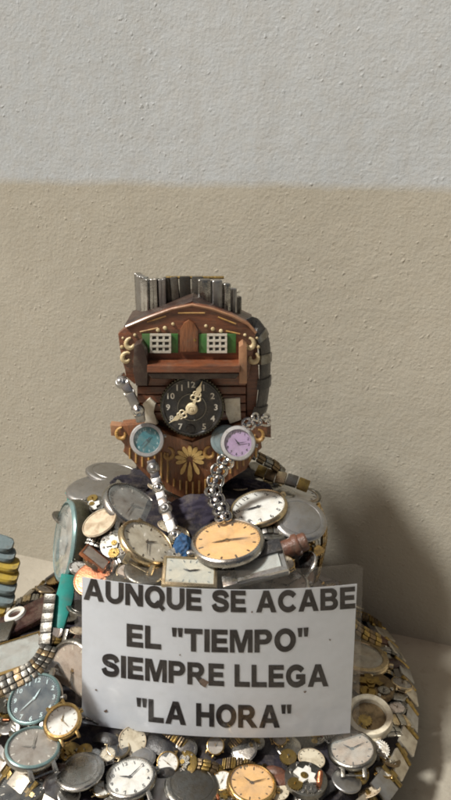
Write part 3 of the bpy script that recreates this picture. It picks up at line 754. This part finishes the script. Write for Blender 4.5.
rg = MB(); rg.lathe([(dr_ * .42, .0003), (dr_ * .43, .0008), (dr_ * .45, .0008), (dr_ * .46, .0003)], 40, RX); rg.build('inner_ring', M['steel'], dial)
def fancy_hand(name, ang, L, z):
    mb = MB(); m = RX @ Matrix.Rotation(-R(ang), 4, 'Z')
    def ring(y, r, x=0): mb.tube([m @ Vector((x + r * math.cos(q), y + r * math.sin(q), z)) for q in [2 * math.pi * i / 14 for i in range(14)]], L * .028, 6, True)
    mb.prism([m @ Vector(p) for p in ((-L * .035, 0, z), (L * .035, 0, z), (L * .05, L * .3, z), (-L * .05, L * .3, z))], (0, -.0006, 0))
    ring(L * .38, L * .085, L * .07); ring(L * .38, L * .085, -L * .07); ring(L * .52, L * .065, L * .055); ring(L * .52, L * .065, -L * .055); ring(L * .5, L * .05)
    mb.prism([m @ Vector(p) for p in ((-L * .05, L * .55, z), (L * .05, L * .55, z), (L * .085, L * .68, z), (L * .03, L * .8, z), (0, L, z), (-L * .03, L * .8, z), (-L * .085, L * .68, z))], (0, -.0006, 0))
    mb.build(name, M['handcream'], clock, False)
fancy_hand('minute_hand', 20, dr_ * .98, .004); fancy_hand('hour_hand', 236, dr_ * .86, .0028)
hb = MB(); hb.lathe([(dr_ * .05, .001), (dr_ * .05, .0055), (dr_ * .1, .0058), (dr_ * .17, .0052), (dr_ * .19, .004), (dr_ * .17, .0035), (dr_ * .17, .001)], 24, RX); hb.lathe([(0, .0064), (dr_ * .06, .006), (dr_ * .06, .004)], 12, RX)
hb.build('hand_boss', M['handcream'], clock)

# silver bracelet bent round the back of the clock's roof
rb = thing('watch_bracelet', 'silver bracelet bent round the left corner of the clock roof', 'bracelet', T(at(190, 318, .52)))
zb = at(150, 298, .516).z
def lev(x, y): q = at(x, 298, y); return Vector((q.x, q.y, zb))
band(rb, [lev(139, .545), lev(140, .530), lev(147, .518), lev(157, .514), lev(166, .514)], [Vector((-1, -.2, 0)), Vector((-.9, -.5, 0)), Vector((-.2, -1, 0)), Vector((0, -1, 0)), Vector((0, -1, 0))], 5, .031, .0055, .04, ('silver', 'satin', 'bright'), None, 'link', 'pair')
rb3 = thing('watch_bracelet', 'broad dark steel bracelet standing in the middle behind the clock roof', 'bracelet', T(at(184, 318, .53)))
band(rb3, [at(165, 296, .519), at(180, 295, .518), at(204, 295, .518)], [Vector((0, -1, 0))] * 3, 4, .028, .0045, .03, ('darksteel', 'steel'), None, 'link', 'plate')
mb = MB(); mb.tube([at(166, 277.5, .518), at(224, 277.5, .517)], .0011, 8); o = mb.build('edge_bar', M['brass'], rb3); o.matrix_local = rb3.matrix_world.inverted()
# second, narrower steel bracelet outside the first at the right
rb2 = thing('watch_bracelet', 'stepped silver bracelet standing behind the right half of the clock roof', 'bracelet', T(at(238, 318, .53)))
for (x0, x1, y0, y1, dy, mt) in ((198, 211, 279, 320, .512, 'silver'), (211.5, 222, 280, 321, .512, 'satin'), (222.5, 230, 283, 322, .514, 'silver'), (230.5, 236, 288, 323, .518, 'satin'), (236.5, 240.5, 296, 325, .524, 'steel')):
    c0 = at((x0 + x1) / 2, (y0 + y1) / 2, dy); mb = MB(); w_ = (at(x1, y0, dy) - at(x0, y0, dy)).length; h_ = (at(x0, y0, dy) - at(x0, y1, dy)).length
    mb.box((w_, .0055, h_), None, .0014, 3); mb.box((w_ * .5, .0064, h_ * .94), None, .0012); o = mb.build('link', M[mt], rb2); o.matrix_local = rb2.matrix_world.inverted() @ T(c0) @ Matrix.Rotation(R(8 + (x0 - 198) * .6), 4, 'Z')
# black strap looping at the clock's right side
st = MB()
pth = smooth_path([at(244, 331, .492), at(256, 329, .492), at(264, 342, .492), at(265.5, 365, .490), at(264, 392, .489), at(259, 415, .488), at(250, 424, .488)], 34)
st.strip(pth, [Vector((.9, -.45, .15))] * 34, .017, .0022)
sb = thing('watch_strap', 'black strap looped down the right side of the clock', 'strap', T(pth[-1])); o = st.build('strap', M['leather'], sb); o.matrix_local = sb.matrix_world.inverted()
for i in (9, 15, 20, 26):
    q = MB(); q.strip([pth[i - 1], pth[i], pth[i + 1]], Vector((.9, -.45, .15)), .0185, .0042); o = q.build('keeper', M['steel' if i % 2 else 'leather'], sb); o.matrix_local = sb.matrix_world.inverted()

# ------------------------------------------------------------------ the two watches hung on the clock
tw, tr = watch('wrist_watch', 'silver wrist watch with teal dial hung on the left of the clock', 147, 440, 35, 35, 0, 12, case='satin', dial='teal', ink='lettering', marks='numbers', hands=True, hang=(60, 235), handmat='bright', y=.464, lift=0, h=.46, bezel=.25, bezelmat='brushed', lugs=False, crown=True)
fw = Vector((0, -1, .15))
band(tw, [at(141, 421, .466), at(139, 413, .465), at(133, 400, .466), at(127, 388, .468), at(121, 381, .472), at(124, 378, .48)], [fw] * 6, 6, .0085, .0042, .05, ('satin', 'bright'), None, 'bracelet_link', 'knob')
band(tw, [at(151, 460, .462), at(154, 470, .459), at(157, 483, .454), at(161, 495, .447), at(165, 508, .438), at(170, 523, .428), at(177, 540, .418)], [fw + Vector((0, 0, .3))] * 7, 11, .0085, .0042, .05, ('bright', 'satin'), None, 'bracelet_link', 'knob')
lw, lr = watch('wrist_watch', 'silver wrist watch with lilac dial hung on the right of the clock', 238, 443, 36, 36, 0, -8, case='satin', dial='lilac', ink='ink', marks='numbers', hands=True, hang=(315, 75), handmat='ink', y=.462, lift=0, h=.5, bezel=.25, bezelmat='brushed', lugs=False)
band(lw, [at(245, 427, .462), at(252, 421, .463), at(260, 419, .467), at(270, 421, .476)], [fw] * 4, 3, .0085, .0038, .05, ('bright',), None, 'bracelet_link', 'oval')
band(lw, [at(229, 458, .461), at(221, 467, .459), at(216, 479, .455), at(213, 491, .449), at(217, 502, .442), at(222, 512, .435), at(224, 521, .429)], [fw + Vector((0, 0, .3))] * 7, 7, .0105, .0046, .05, ('bright', 'silver'), None, 'bracelet_link', 'oval')
case_back('metal_disc', 'blue-grey watch back behind the lilac watch', 226, 440, 30, 29.9, 0, y=.470, mt='bluegrey', lift=0)

# ------------------------------------------------------------------ crown of the mound, left
case_back('metal_disc', 'plain silver watch back lying flat behind on the left shoulder', 115, 472, 56, 19, -8, mt='satin', lift=.006)
case_back('metal_disc', 'plain silver watch back at the outer left shoulder edge', 93, 487, 52, 24, 10, mt='satin', lift=.010, ring=False)
watch('wrist_watch', 'silver watch with cloudy glass tilted to the right on the left shoulder', 133, 504, 62, 34, -34, 20, case='silver', dial='greydial', ink='paleprint', marks='bars', hands=True, hang=(80, 200), handmat='bright', glass='oldglass', h=.34, lift=.014, bezel=.12, lugs=True)
movement('watch_movement', 'bare watch movement with copper coil under the outer left watch back', 91, 506, 30, 20, 20, 200, lift=.008)
watch('watch_dial', 'bare cream dial with rust spots on the left of the mound', 99, 522, 36, 21, 34, 0, cat='watch dial', case='cream', dial='cream', marks=None, hands=False, glass=None, lugs=False, crown=False, h=.16, bezel=.05, lift=.022)
movement('watch_movement', 'bare watch movement with white plate below the rusty cream dial', 116, 543, 32, 27, 25, 10, lift=.010)
watch('wrist_watch', 'gold watch with ivory dial tilted to the right below the cloudy one', 148, 541, 60, 34, -34, 10, case='palegold', dial='ivory', ink='bronze', marks='bars', hang=(50, 170), handmat='bronze', glass='glass', h=.3, lift=.014, bezel=.13)
case_back('metal_disc', 'smooth grey watch back behind the film above the word AUNQUE', 146, 569, 42, 27, 0, mt='steel', ring=False, lift=.012)
sq1, _ = square_watch('wrist_watch', 'rectangular ivory watch in a gold case behind the top of the sign', 190, 571, 54, 46, -3, 0, ar=.62, case='palegold', dial='ivory', lift=.016, hang=(285, 80), glass='oldglass')
# orange pocket watch
watch('pocket_watch', 'large silver pocket watch with amber dial in the middle of the mound', 227, 539, 72, 42, 6, 195, cat='pocket watch', case='silver', dial='amber', ink='bronze', marks='bars', hang=(100, 285), handmat='brass', h=.3, bezel=.12, glass='glass', lugs=False, lift=.020)
watch('pocket_watch', 'white pocket watch with black numerals on the right shoulder', 258, 506, 58, 34, 12, 30, cat='pocket watch', case='palegold', dial='white', ink='ink', marks='numbers', hang=(290, 295), handmat='ink', h=.26, bezel=.1, glass='glass', lugs=False, lift=.012)
case_back('metal_disc', 'round polished silver watch back on the right of the mound', 300, 518, 52, 39, -20, mt='satin', lift=.020, dome=.1)
# square steel case
sq2, sr = square_watch('wrist_watch', 'steel rectangular watch with dark band and grey glass at the right of the amber watch', 256, 563, 58, 45, 14, 0, ar=.6, case='bright', dial='greydial', marks=False, hands=False, lift=.019, glass='oldglass', rim=.2)
bk = MB()
bk.box((sr * .5, sr * 1.35, sr * .35), T((-sr * .98, 0, -sr * .1)), sr * .06); bk.build('end_piece', M['bright'], sq2)
bk = MB(); bk.box((sr * 1.7, sr * .55, sr * .3), T((sr * .12, sr * .44, -sr * .04)), sr * .05); bk.build('band', M['leather'], sq2)
# roll of brown leather
lm = MB(); mm, rr = place(291, 547, 36, 22, 22, lift=.010)
lth = thing('leather_strap', 'rolled brown leather strap under the polished watch back', 'strap', mm)
spi = [(-1.0, 0)]; lm.tube([(-rr * .95, 0, 0), (-rr * .85, 0, 0), (rr * .85, 0, 0), (rr * .95, 0, 0)], [rr * .42, rr * .5, rr * .5, rr * .42], 20); lm.build('roll', M['brownleather'], lth)
lm = MB(); lm.strip([Vector((rr * .3, rr * .55 * math.cos(q), rr * .55 * math.sin(q))) for q in [i * .35 for i in range(14)]], [Vector((0, math.cos(q), math.sin(q))) for q in [i * .35 for i in range(14)]], rr * .35, rr * .08); lm.build('keeper', M['brownleather'], lth)
case_back('metal_disc', 'small silver oval watch back beside the rolled leather strap', 305, 563, 26, 17, 55, mt='bright', lift=.012)
watch('wrist_watch', 'tiny gold watch lying below the rolled leather strap', 287, 562, 17, 13, -30, 60, case='gold', dial='cream', marks='bars', lift=.012)
case_back('metal_disc', 'purple-grey watch back between the white dial and the rolled strap', 272, 527, 36, 24, -15, mt='steel', lift=.004)
# dark links and bracelets on the right shoulder
b1 = thing('watch_bracelet', 'brown and gold bracelet end on the right shoulder behind the white pocket watch', 'bracelet', T(at(282, 480, .50)))
band(b1, [at(256, 470, .512), at(272, 476, .508), at(290, 480, .504), at(309, 487, .50)], [Vector((.1, -.6, .8))] * 4, 5, .010, .0035, .06, ('brass', 'bronze', 'palegold', 'steel'), None, 'link', 'plate')
b2 = thing('watch_bracelet', 'dark steel bracelet curving down beside the clock on the right', 'bracelet', T(at(268, 465, .51)))
band(b2, [at(250, 452, .508), at(262, 459, .508), at(274, 465, .511), at(284, 474, .516)], [Vector((.3, -.6, .7))] * 4, 5, .009, .003, .08, ('steel', 'bronze'), None, 'link', 'three')
watch('watch_dial', 'thin cream dial edge behind the polished watch back', 297, 492, 44, 14, -14, 0, cat='watch dial', case='cream', dial='white', marks='bars', hands=False, glass=None, lugs=False, crown=False, h=.14, bezel=.05, lift=.008)
movement('watch_movement', 'small bare movement at the right shoulder edge', 312, 494, 20, 11, -25, 0, lift=.004, coil=False)
b3 = thing('watch_bracelet', 'gold bracelet running down the right edge of the mound', 'bracelet', T(at(322, 545, .49)))
band(b3, [at(316, 505, .487), at(322, 520, .485), at(324, 538, .484), at(321, 558, .484), at(316, 580, .486)], [Vector((.9, -.45, .2))] * 5, 11, .011, .003, .06, ('gold', 'palegold'), None, 'link', 'three')
# cloth scraps
from mathutils import noise as mnoise
def lump(label, px, py, a, b, tilt, mt, lift=.002):
    m, r = place(px, py, a, b * .999, 0, lift=lift); d = ray(px, py).normalized()
    p = hit(px, py); dep = (p - CAM).dot(CF) / FPX; rot = Matrix.Rotation(R(tilt), 4, d * -1)
    mb = MB(); bmesh.ops.create_icosphere(mb.bm, subdivisions=5, radius=1.0)
    for v in mb.bm.verts:
        q = v.co.copy(); f = 1 + .22 * mnoise.noise(q * 1.6 + Vector((px, py, 0))) + .16 * (1 - abs(mnoise.noise(q * Vector((2.0, 5.0, 3.0)) + Vector((py, px, 1)))) * 2.2)
        v.co = Vector((q.x * a / 2, q.y * .014 / dep * .5, q.z * b / 2)) * dep * f
    bmesh.ops.transform(mb.bm, matrix=T(p + d * -lift) @ rot @ Matrix.Rotation(-PITCH * 1.6, 4, 'X'), verts=mb.bm.verts)
    o = mb.build('cloth_scrap', M[mt], None, True, 180); tag(o, label, 'cloth'); return o
lump('dull purple cloth fold below the clock point', 196, 514, 60, 34, 8, 'purple')
lump('bright blue cloth scrap under the hanging silver bracelet', 183, 549, 18, 26, 10, 'blue')
lump('navy cloth fold beneath the teal watch', 136, 487, 46, 20, -12, 'cloth')
lump('dark purple cloth fold below the lilac watch', 248, 487, 40, 16, -8, 'purple')
oc = MB(); oc.lathe([(0, -.002), (.010, -.002), (.011, 0), (.008, .002), (0, .003)], 24, T(at(203, 503, .47)) @ Matrix.Rotation(.6, 4, 'X')); o = oc.build('brass_disc', M['gold'], None); tag(o, 'small ochre brass disc at the foot of the clock', 'disc')
# left edge: watch seen from the side with teal strap
watch('wrist_watch', 'big olive watch standing on edge with glass facing left and teal strap', 64, 541, 84, 19, 87, 0, case='olive', dial='greydial', marks='bars', ink='paleprint', hands=True, handmat='bright', glass='oldglass', bezelmat='tealrim', h=.5, bezel=.12, lift=.006, crown=False, strap=('tealplastic', ()), lugs=False)
ts = MB(); pth = smooth_path([hit(70, 493) - ray(70, 493).normalized() * .006, hit(74, 505) - ray(74, 505).normalized() * .012, hit(80, 517) - ray(80, 517).normalized() * .009], 12)
ts.strip(pth, Vector((-.5, -.7, .5)), .010, .003); o = ts.build('teal_strap', M['tealplastic'], None); tag(o, 'short teal plastic strap end above the olive watch', 'strap')
ts = MB(); p0 = at(68, 575, .428); pth = smooth_path([p0, at(66, 592, .424), at(61, 610, .418), at(57, 628, .410)], 14)
ts.strip(pth, Vector((-.25, -.95, .1)), [.010 + .003 * math.sin(i / 13 * 3) for i in range(14)], .003); o = ts.build('teal_strap', M['tealplastic'], None); tag(o, 'long teal plastic strap hanging beside the left edge of the sign', 'strap')
# small clutter under the top of the film
square_watch('wrist_watch', 'small rectangular watch with copper case at the top left corner of the sign', 96, 557, 30, 24, -38, 0, ar=.5, case='copper', dial='tandial', marks=False, hands=False, lift=.010)
case_back('metal_disc', 'copper-red watch back behind the top left corner of the film', 92, 578, 36, 30, 30, mt='copper', lift=.008)
case_back('metal_disc', 'dark steel watch back behind the film above the letter Q', 126, 580, 30, 20, 0, mt='steel', lift=.008)
watch('wrist_watch', 'silver watch behind the film above the word ACABE', 288, 585, 42, 30, 10, 0, case='silver', dial='tandial', marks='bars', lift=.010)
watch('wrist_watch', 'pale watch behind the film at the top right corner of the sign', 322, 582, 40, 34, -20, 0, case='palegold', dial='greydial', marks='bars', lift=.008)

# ------------------------------------------------------------------ brim: bracelet round the rim
rimz = .041
rbnd = thing('rim_bracelet', 'long bracelet of pale plates with brass pins round the rim of the mound', 'bracelet', T((BX, BY, .0)))
N = 44
for i in range(N):
    a = 2 * math.pi * i / N
    if math.sin(a) > .93 : continue
    p = Vector((BX + .1715 * math.cos(a), BY + .1715 * math.sin(a), rimz + lift_at(BX + .1715 * math.cos(a), .04) + random.uniform(-.0025, .0025)))
    out = Vector((math.cos(a), math.sin(a), random.uniform(.7, 1.7))); tg = Vector((-math.sin(a), math.cos(a), random.uniform(-.08, .08)))
    mb = MB(); mb.box((.0150, .016, .0026), None, .0007); o = mb.build('link', M['linkbeige' if i % 3 else 'satin'], rbnd)
    o.matrix_local = rbnd.matrix_world.inverted() @ basis(p, tg, out)
    q = MB(); q.tube([(.0115, -.0085, -.0004), (.0115, .0085, -.0004)], .0016, 8); q.box((.008, .006, .0018), T((.0118, 0, -.0008)), .0004); q.build('pin', M['brass'], o)

# ------------------------------------------------------------------ brim, left
m_, r_ = place(22, 620, 62, 34, 28, lift=.004)
t_ = thing('watch_strap', 'wide dark red leather watch cuff with white ring on the left brim', 'strap', m_)
mb = MB(); mb.box((r_ * 2, r_ * 1.1, r_ * .25), None, r_ * .1, 3); mb.build('cuff', M['redbrown'], t_)
mb = MB(); mb.lathe([(r_ * .17, r_ * .12), (r_ * .19, r_ * .2), (r_ * .30, r_ * .2), (r_ * .33, r_ * .12)], 28, T((-r_ * .12, r_ * .25, 0)), closed=True, sx=1.1); mb.build('ring', M['white'], t_)
mb = MB(); mb.box((r_ * .5, r_ * .9, r_ * .1), Tr(-r_ * .62, -r_ * .45, r_ * .2, -.5), r_ * .03); mb.build('clasp', M['steel'], t_)
square_watch('wrist_watch', 'large rectangular watch with gold frame and blank grey glass at the left', 12, 655, 66, 44, 18, 0, ar=.68, case='gold', dial='greydial', marks=False, hands=False, glass='oldglass', lift=.016, rim=.12)
b4 = thing('watch_bracelet', 'dull steel bracelet hanging straight beside the teal strap', 'bracelet', T(at(48, 650, .40)))
band(b4, [at(51, 594, .423), at(49, 610, .416), at(47, 626, .408), at(45, 645, .398)], [Vector((-.2, -.9, .3))] * 4, 5, .009, .003, .02, ('darksteel',), None, 'link', 'plate')
case_back('metal_disc', 'small silver watch back beside the foot of the teal strap', 53, 631, 25, 16, 72, mt='bright', lift=.010)
b5 = thing('watch_bracelet', 'tarnished bracelet lying across the left brim above the black watch', 'bracelet', T(at(35, 668, .38)))
band(b5, [at(50, 646, .394), at(42, 660, .384), at(32, 670, .377), at(14, 680, .372), at(-6, 690, .366)], [Vector((0, -.5, .85))] * 5, 11, .013, .003, .03, ('darksteel', 'bronze', 'darksteel'), None, 'link', 'three')
watch('wrist_watch', 'round watch with pale teal bezel and black numbered dial at lower left', 34, 698, 54, 44, 38, -38, case='silver', bezelmat='tealrim', dial='navydial', ink='lettering', marks='numbers', hang=(25, 225), handmat='lettering', h=.34, bezel=.13, lift=.022, strap=('leather', (1, -1)), straplen=1.0)
watch('wrist_watch', 'grey watch with stained tan dial half hidden by the left edge of the sign', 71, 672, 62, 44, 108, 70, case='steel', dial='tandial', ink='ivory', marks='bars', hang=(170, 185), handmat='gold', h=.36, bezel=.12, lift=.014)
watch('wrist_watch', 'small gold watch with clean white dial at the lower left corner of the sign', 62, 720, 37, 31, 30, 0, case='gold', dial='white', ink='bronze', marks='bars', hang=(35, 165), handmat='gold', h=.34, bezel=.2, lift=.028)
watch('wrist_watch', 'silver watch with green-grey dial below the black numbered watch', 33, 746, 54, 38, 5, 20, case='silver', bezelmat='tealrim', dial='greydial', ink='paleprint', marks='bars', hang=(300, 30), handmat='bright', lift=.02)
movement('watch_movement', 'corroded bare movement at the far left of the brim', 4, 690, 36, 26, 20, 0, plate='bronze', bridge='steel', coil=False, lift=.008)
# painted slats at the left
sx = thing('slat_stack', 'stack of yellow and blue-grey rounded slats at the left edge', 'slats', T(at(-10, 612, .53)))
cols = ['bluegrey', 'bluegrey', 'yellow', 'yellow', 'bluegrey', 'bluegrey', 'yellow']
ends = [(13, 546), (15, 556), (19, 566), (18, 577), (16, 588), (14, 600), (6, 610)]
for i, (c, (ex, ey)) in enumerate(zip(cols, ends)):
    p = at(ex, ey, .535 - i * .003); mb = MB()
    pts = [Vector((-.075, 0, .012)), Vector((-.05, 0, .011)), Vector((-.025, 0, .007)), Vector((-.008, 0, .002)), Vector((-.002, 0, .0004)), Vector((0, 0, 0))]
    mb.strip(pts, Vector((.15, -.5, .85)), [.016, .016, .016, .0155, .013, .008], .0055, .06); o = mb.build('slat', M[c], sx); o.matrix_local = sx.matrix_world.inverted() @ T(p)

# ------------------------------------------------------------------ brim, right
watch('wrist_watch', 'oval tan watch with gold rings on the right brim', 361, 655, 56, 30, -14, 0, case='palegold', dial='cream', ink='brass', marks=None, hands=False, h=.3, bezel=.24, lift=.012, glass='oldglass')
movement('watch_movement', 'corroded brown watch movement below the oval tan watch', 372, 684, 44, 25, -12, 30, plate='bronze', bridge='brass', coil=False, lift=.012)
m_, r_ = place(369, 714, 46, 38, -8, lift=.016)
t_ = thing('watch_case', 'empty beige watch case with dark hollow at the lower right', 'watch case', m_)
MB().lathe([(r_ * .72, -r_ * .3), (r_ * .72, -r_ * .02), (r_ * .76, r_ * .03), (r_ * .95, r_ * .02), (r_, -r_ * .08), (r_, -r_ * .4), (0, -r_ * .4), (0, -r_ * .3)], 44).build('case', M['ivory'], t_)
MB().lathe([(0, -r_ * .28), (r_ * .7, -r_ * .28), (r_ * .7, -r_ * .24), (0, -r_ * .24)], 30).build('inner_plate', M['bronze'], t_)
mb = MB(); mb.prism([p * 1 + Vector((-r_ * .15, -r_ * .2, -r_ * .22)) for p in gear_pts(r_ * .3, 16, r_ * .04)], (0, 0, r_ * .06)); mb.build('gear_wheel', M['brass'], t_)
b6 = thing('watch_bracelet', 'tarnished brass bracelet above the oval tan watch', 'bracelet', T(at(352, 630, .45)))
band(b6, [at(340, 610, .45), at(352, 624, .445), at(366, 634, .445), at(380, 641, .45)], [Vector((.2, -.6, .8))] * 4, 7, .010, .003, .08, ('brass', 'bronze'), None, 'link', 'three')
movement('watch_movement', 'dark bare movement in the gap inside the right rim', 385, 655, 26, 18, -40, 30, plate='bronze', bridge='steel', coil=False, lift=.004)
watch('wrist_watch', 'steel watch with cloudy glass lowest on the right brim', 352, 748, 48, 34, 0, 0, case='steel', dial='tandial', marks='bars', glass='oldglass', lift=.012)
# in front of the sign's foot
watch('wrist_watch', 'silver watch with white dial lying before the foot of the sign', 130, 776, 52, 36, 12, 10, case='silver', dial='white', marks='numbers', lift=.010)
case_back('metal_disc', 'large dull steel watch back before the middle of the sign foot', 192, 784, 54, 40, -6, mt='steel', lift=.008)
watch('wrist_watch', 'gold watch with amber dial before the foot of the sign', 252, 782, 50, 36, -10, 0, case='gold', dial='amber', ink='bronze', marks='bars', handmat='bronze', lift=.010)
movement('watch_movement', 'bare movement with copper coil before the right foot of the sign', 306, 778, 42, 30, -12, 0, lift=.010)
case_back('metal_disc', 'silver watch back at the bottom left before the sign', 80, 770, 46, 32, 16, mt='silver', lift=.010)
watch('wrist_watch', 'steel watch with black dial at the bottom left corner', 22, 786, 52, 36, 20, 0, case='steel', dial='black', ink='paleprint', marks='bars', handmat='bright', lift=.012)

# ------------------------------------------------------------------ loose bits wedged in the gaps
KEEP = [(227, 539, 74), (258, 506, 60), (300, 518, 52), (254, 566, 60), (190, 571, 54), (148, 541, 58), (133, 504, 58), (99, 522, 36), (116, 543, 32), (93, 487, 50), (115, 472, 50),
        (34, 698, 54), (71, 672, 58), (62, 720, 38), (33, 746, 50), (361, 655, 44), (372, 684, 40), (369, 714, 46), (12, 655, 56), (22, 620, 54), (130, 776, 52), (192, 784, 54), (252, 782, 50),
        (306, 778, 42), (80, 770, 46), (22, 786, 52), (352, 748, 48), (147, 440, 60), (238, 443, 60), (291, 547, 30), (165, 508, 22), (217, 495, 24), (196, 512, 50), (66, 541, 40), (62, 600, 30), (288, 585, 40), (146, 569, 36)]
LAND = {(196, 505): 'point of the clock', (227, 539): 'amber pocket watch', (258, 506): 'white pocket watch', (300, 518): 'polished right watch back', (291, 547): 'rolled leather strap',
        (66, 541): 'olive watch on edge', (99, 522): 'rusty cream dial', (133, 504): 'cloudy glass watch', (148, 541): 'ivory-dial gold watch', (183, 549): 'blue cloth scrap', (34, 698): 'black numbered watch',
        (361, 655): 'oval tan watch', (369, 714): 'empty beige case', (71, 672): 'stained tan watch', (22, 620): 'red leather cuff', (254, 566): 'steel rectangular watch', (190, 571): 'ivory rectangular watch',
        (62, 720): 'small gold watch', (130, 776): 'white watch before the sign', (192, 784): 'dull steel disc before the sign', (252, 782): 'amber watch before the sign', (306, 778): 'coil movement before the sign', (147, 440): 'teal watch', (238, 443): 'lilac watch'}
used = set(); rnd = random.Random(11); made = 0; tries = 0
WORD = {'gear_wheel': 'loose brass gear wheel', 'watch_movement': 'little bare movement', 'metal_disc': 'small steel disc', 'watch_dial': 'small bare pale dial', 'watch_bracelet': 'short broken bracelet piece', 'strap_end': 'short dark strap end', 'wrist_watch': 'tiny lady watch'}
CATS = {'gear_wheel': 'gear', 'watch_movement': 'watch movement', 'metal_disc': 'metal disc', 'watch_dial': 'watch dial', 'watch_bracelet': 'bracelet', 'strap_end': 'strap', 'wrist_watch': 'watch'}
def nearhit(px, py):
    d = ray(px, py).normalized(); t = .28
    while t < .9:
        p = CAM + d * t
        if inside(p): return p
        t += .002
    return None
while made < 130 and tries < 16000:
    tries += 1
    px, py = rnd.uniform(2, 410), rnd.uniform(462, 798); kind = rnd.choice(['gear_wheel', 'watch_movement', 'metal_disc', 'metal_disc', 'watch_dial', 'watch_bracelet', 'watch_bracelet', 'strap_end', 'wrist_watch'])
    if 84 < px < 352 and 592 < py < 735: continue
    size = rnd.uniform(15, 27)
    if any(math.hypot(px - x, (py - y) * 1.3) < w * .34 + size * .34 for x, y, w in KEEP): continue
    p = nearhit(px, py)
    if p is None: continue
    z_ = flat(p); ax, ay = axis(z_)
    gr_ = (prof(z_ + .004) - prof(z_ - .004)) / .008
    nrm = Vector((p.x - ax, p.y - ay, 0)).normalized(); nrm = (nrm + Vector((0, 0, min(6, -gr_)))).normalized()
    (lx, ly), nm_ = min(LAND.items(), key=lambda q: math.hypot(q[0][0] - px, q[0][1] - py))
    dx, dy = px - lx, py - ly
    dr2 = ('right of' if dx > 0 else 'left of') if abs(dx) > abs(dy) * 2 else ('below' if dy > 0 else 'above') if abs(dy) > abs(dx) * 2 else ('below right of' if dy > 0 else 'above right of') if dx > 0 else ('below left of' if dy > 0 else 'above left of')
    if (kind, dr2, nm_) in used: continue
    used.add((kind, dr2, nm_)); made += 1; KEEP.append((px, py, size * .9))
    lab = '%s wedged %s the %s' % (WORD[kind], dr2, nm_)
    dep = (p - CAM).dot(CF) / FPX; tl = rnd.uniform(-50, 50)
    v = -ray(px, py).normalized(); al = max(.35, min(.97, nrm.dot(v) + rnd.uniform(-.15, .2)))
    if kind == 'gear_wheel':
        m_, r_ = place(px, py, size, size * al, tl * .5, rnd.uniform(0, 90), lift=.006); r_ *= .9
        t_ = thing('gear_wheel', lab, CATS[kind], m_); mb = MB(); mb.prism(gear_pts(r_, 26, r_ * .1), (0, 0, r_ * .12)); mb.build('toothed_disc', M[rnd.choice(['brass', 'gold', 'steel'])], t_, False)
        if t_.children[0].data.materials[0] == M['steel']: t_['label'] = lab.replace('brass', 'steel')
        mb = MB(); mb.tube([(0, 0, -r_ * .1), (0, 0, r_ * .45)], r_ * .12, 10); mb.build('axle', M['steel'], t_)
    elif kind == 'watch_movement': movement('watch_movement', lab, px, py, size * 1.1, size * 1.1 * al, tl * .5, rnd.uniform(0, 360), plate=rnd.choice(['bronze', 'steel', 'brass']), bridge=rnd.choice(['steel', 'brass', 'silver']), coil=rnd.random() < .4, lift=.005)
    elif kind == 'metal_disc': case_back('metal_disc', lab, px, py, size * 1.25, size * 1.25 * al, tl * .6, mt=rnd.choice(['silver', 'steel', 'satin']), ring=rnd.random() < .5, lift=.004)
    elif kind == 'watch_dial': watch('watch_dial', lab, px, py, size * 1.1, size * 1.1 * al, tl * .6, rnd.uniform(0, 360), cat='watch dial', case='cream', dial=rnd.choice(['cream', 'ivory', 'white']), marks='bars', hands=False, glass=None, lugs=False, crown=False, h=.14, bezel=.05, lift=.005)
    elif kind == 'wrist_watch': watch('wrist_watch', lab, px, py, size, size * al, tl * .6, rnd.uniform(0, 360), case=rnd.choice(['silver', 'gold', 'palegold', 'steel']), dial=rnd.choice(['white', 'ivory', 'greydial', 'black', 'tandial']), ink='bronze', marks='bars', handmat='bronze', hang=(rnd.uniform(0, 360), rnd.uniform(0, 360)), lift=.006)
    else:
        q0 = p + v * .005; dirv = (CR * math.cos(R(tl)) + CU * math.sin(R(tl))); dirv = (dirv - nrm * dirv.dot(nrm)).normalized(); L_ = size * dep * .75
        pts = [q0 - dirv * L_ - nrm * .004, q0 - dirv * L_ * .4, q0 + dirv * L_ * .4, q0 + dirv * L_ - nrm * .004]
        if kind == 'watch_bracelet':
            t_ = thing('watch_bracelet', lab, CATS[kind], T(q0)); band(t_, pts, [nrm] * 4, rnd.choice([5, 6, 7]), size * dep * .5, .0026, .06, rnd.choice([('steel', 'satin'), ('silver',), ('brass', 'bronze'), ('palegold', 'silver')]), None, 'link', rnd.choice(['three', 'plate', 'bar']))
        else:
            mb = MB(); mb.strip(smooth_path(pts, 12), nrm, size * dep * .6, .0028); o = mb.build('strap_end', M[rnd.choice(['leather', 'brownleather', 'redbrown'])], None); tag(o, lab, 'strap')
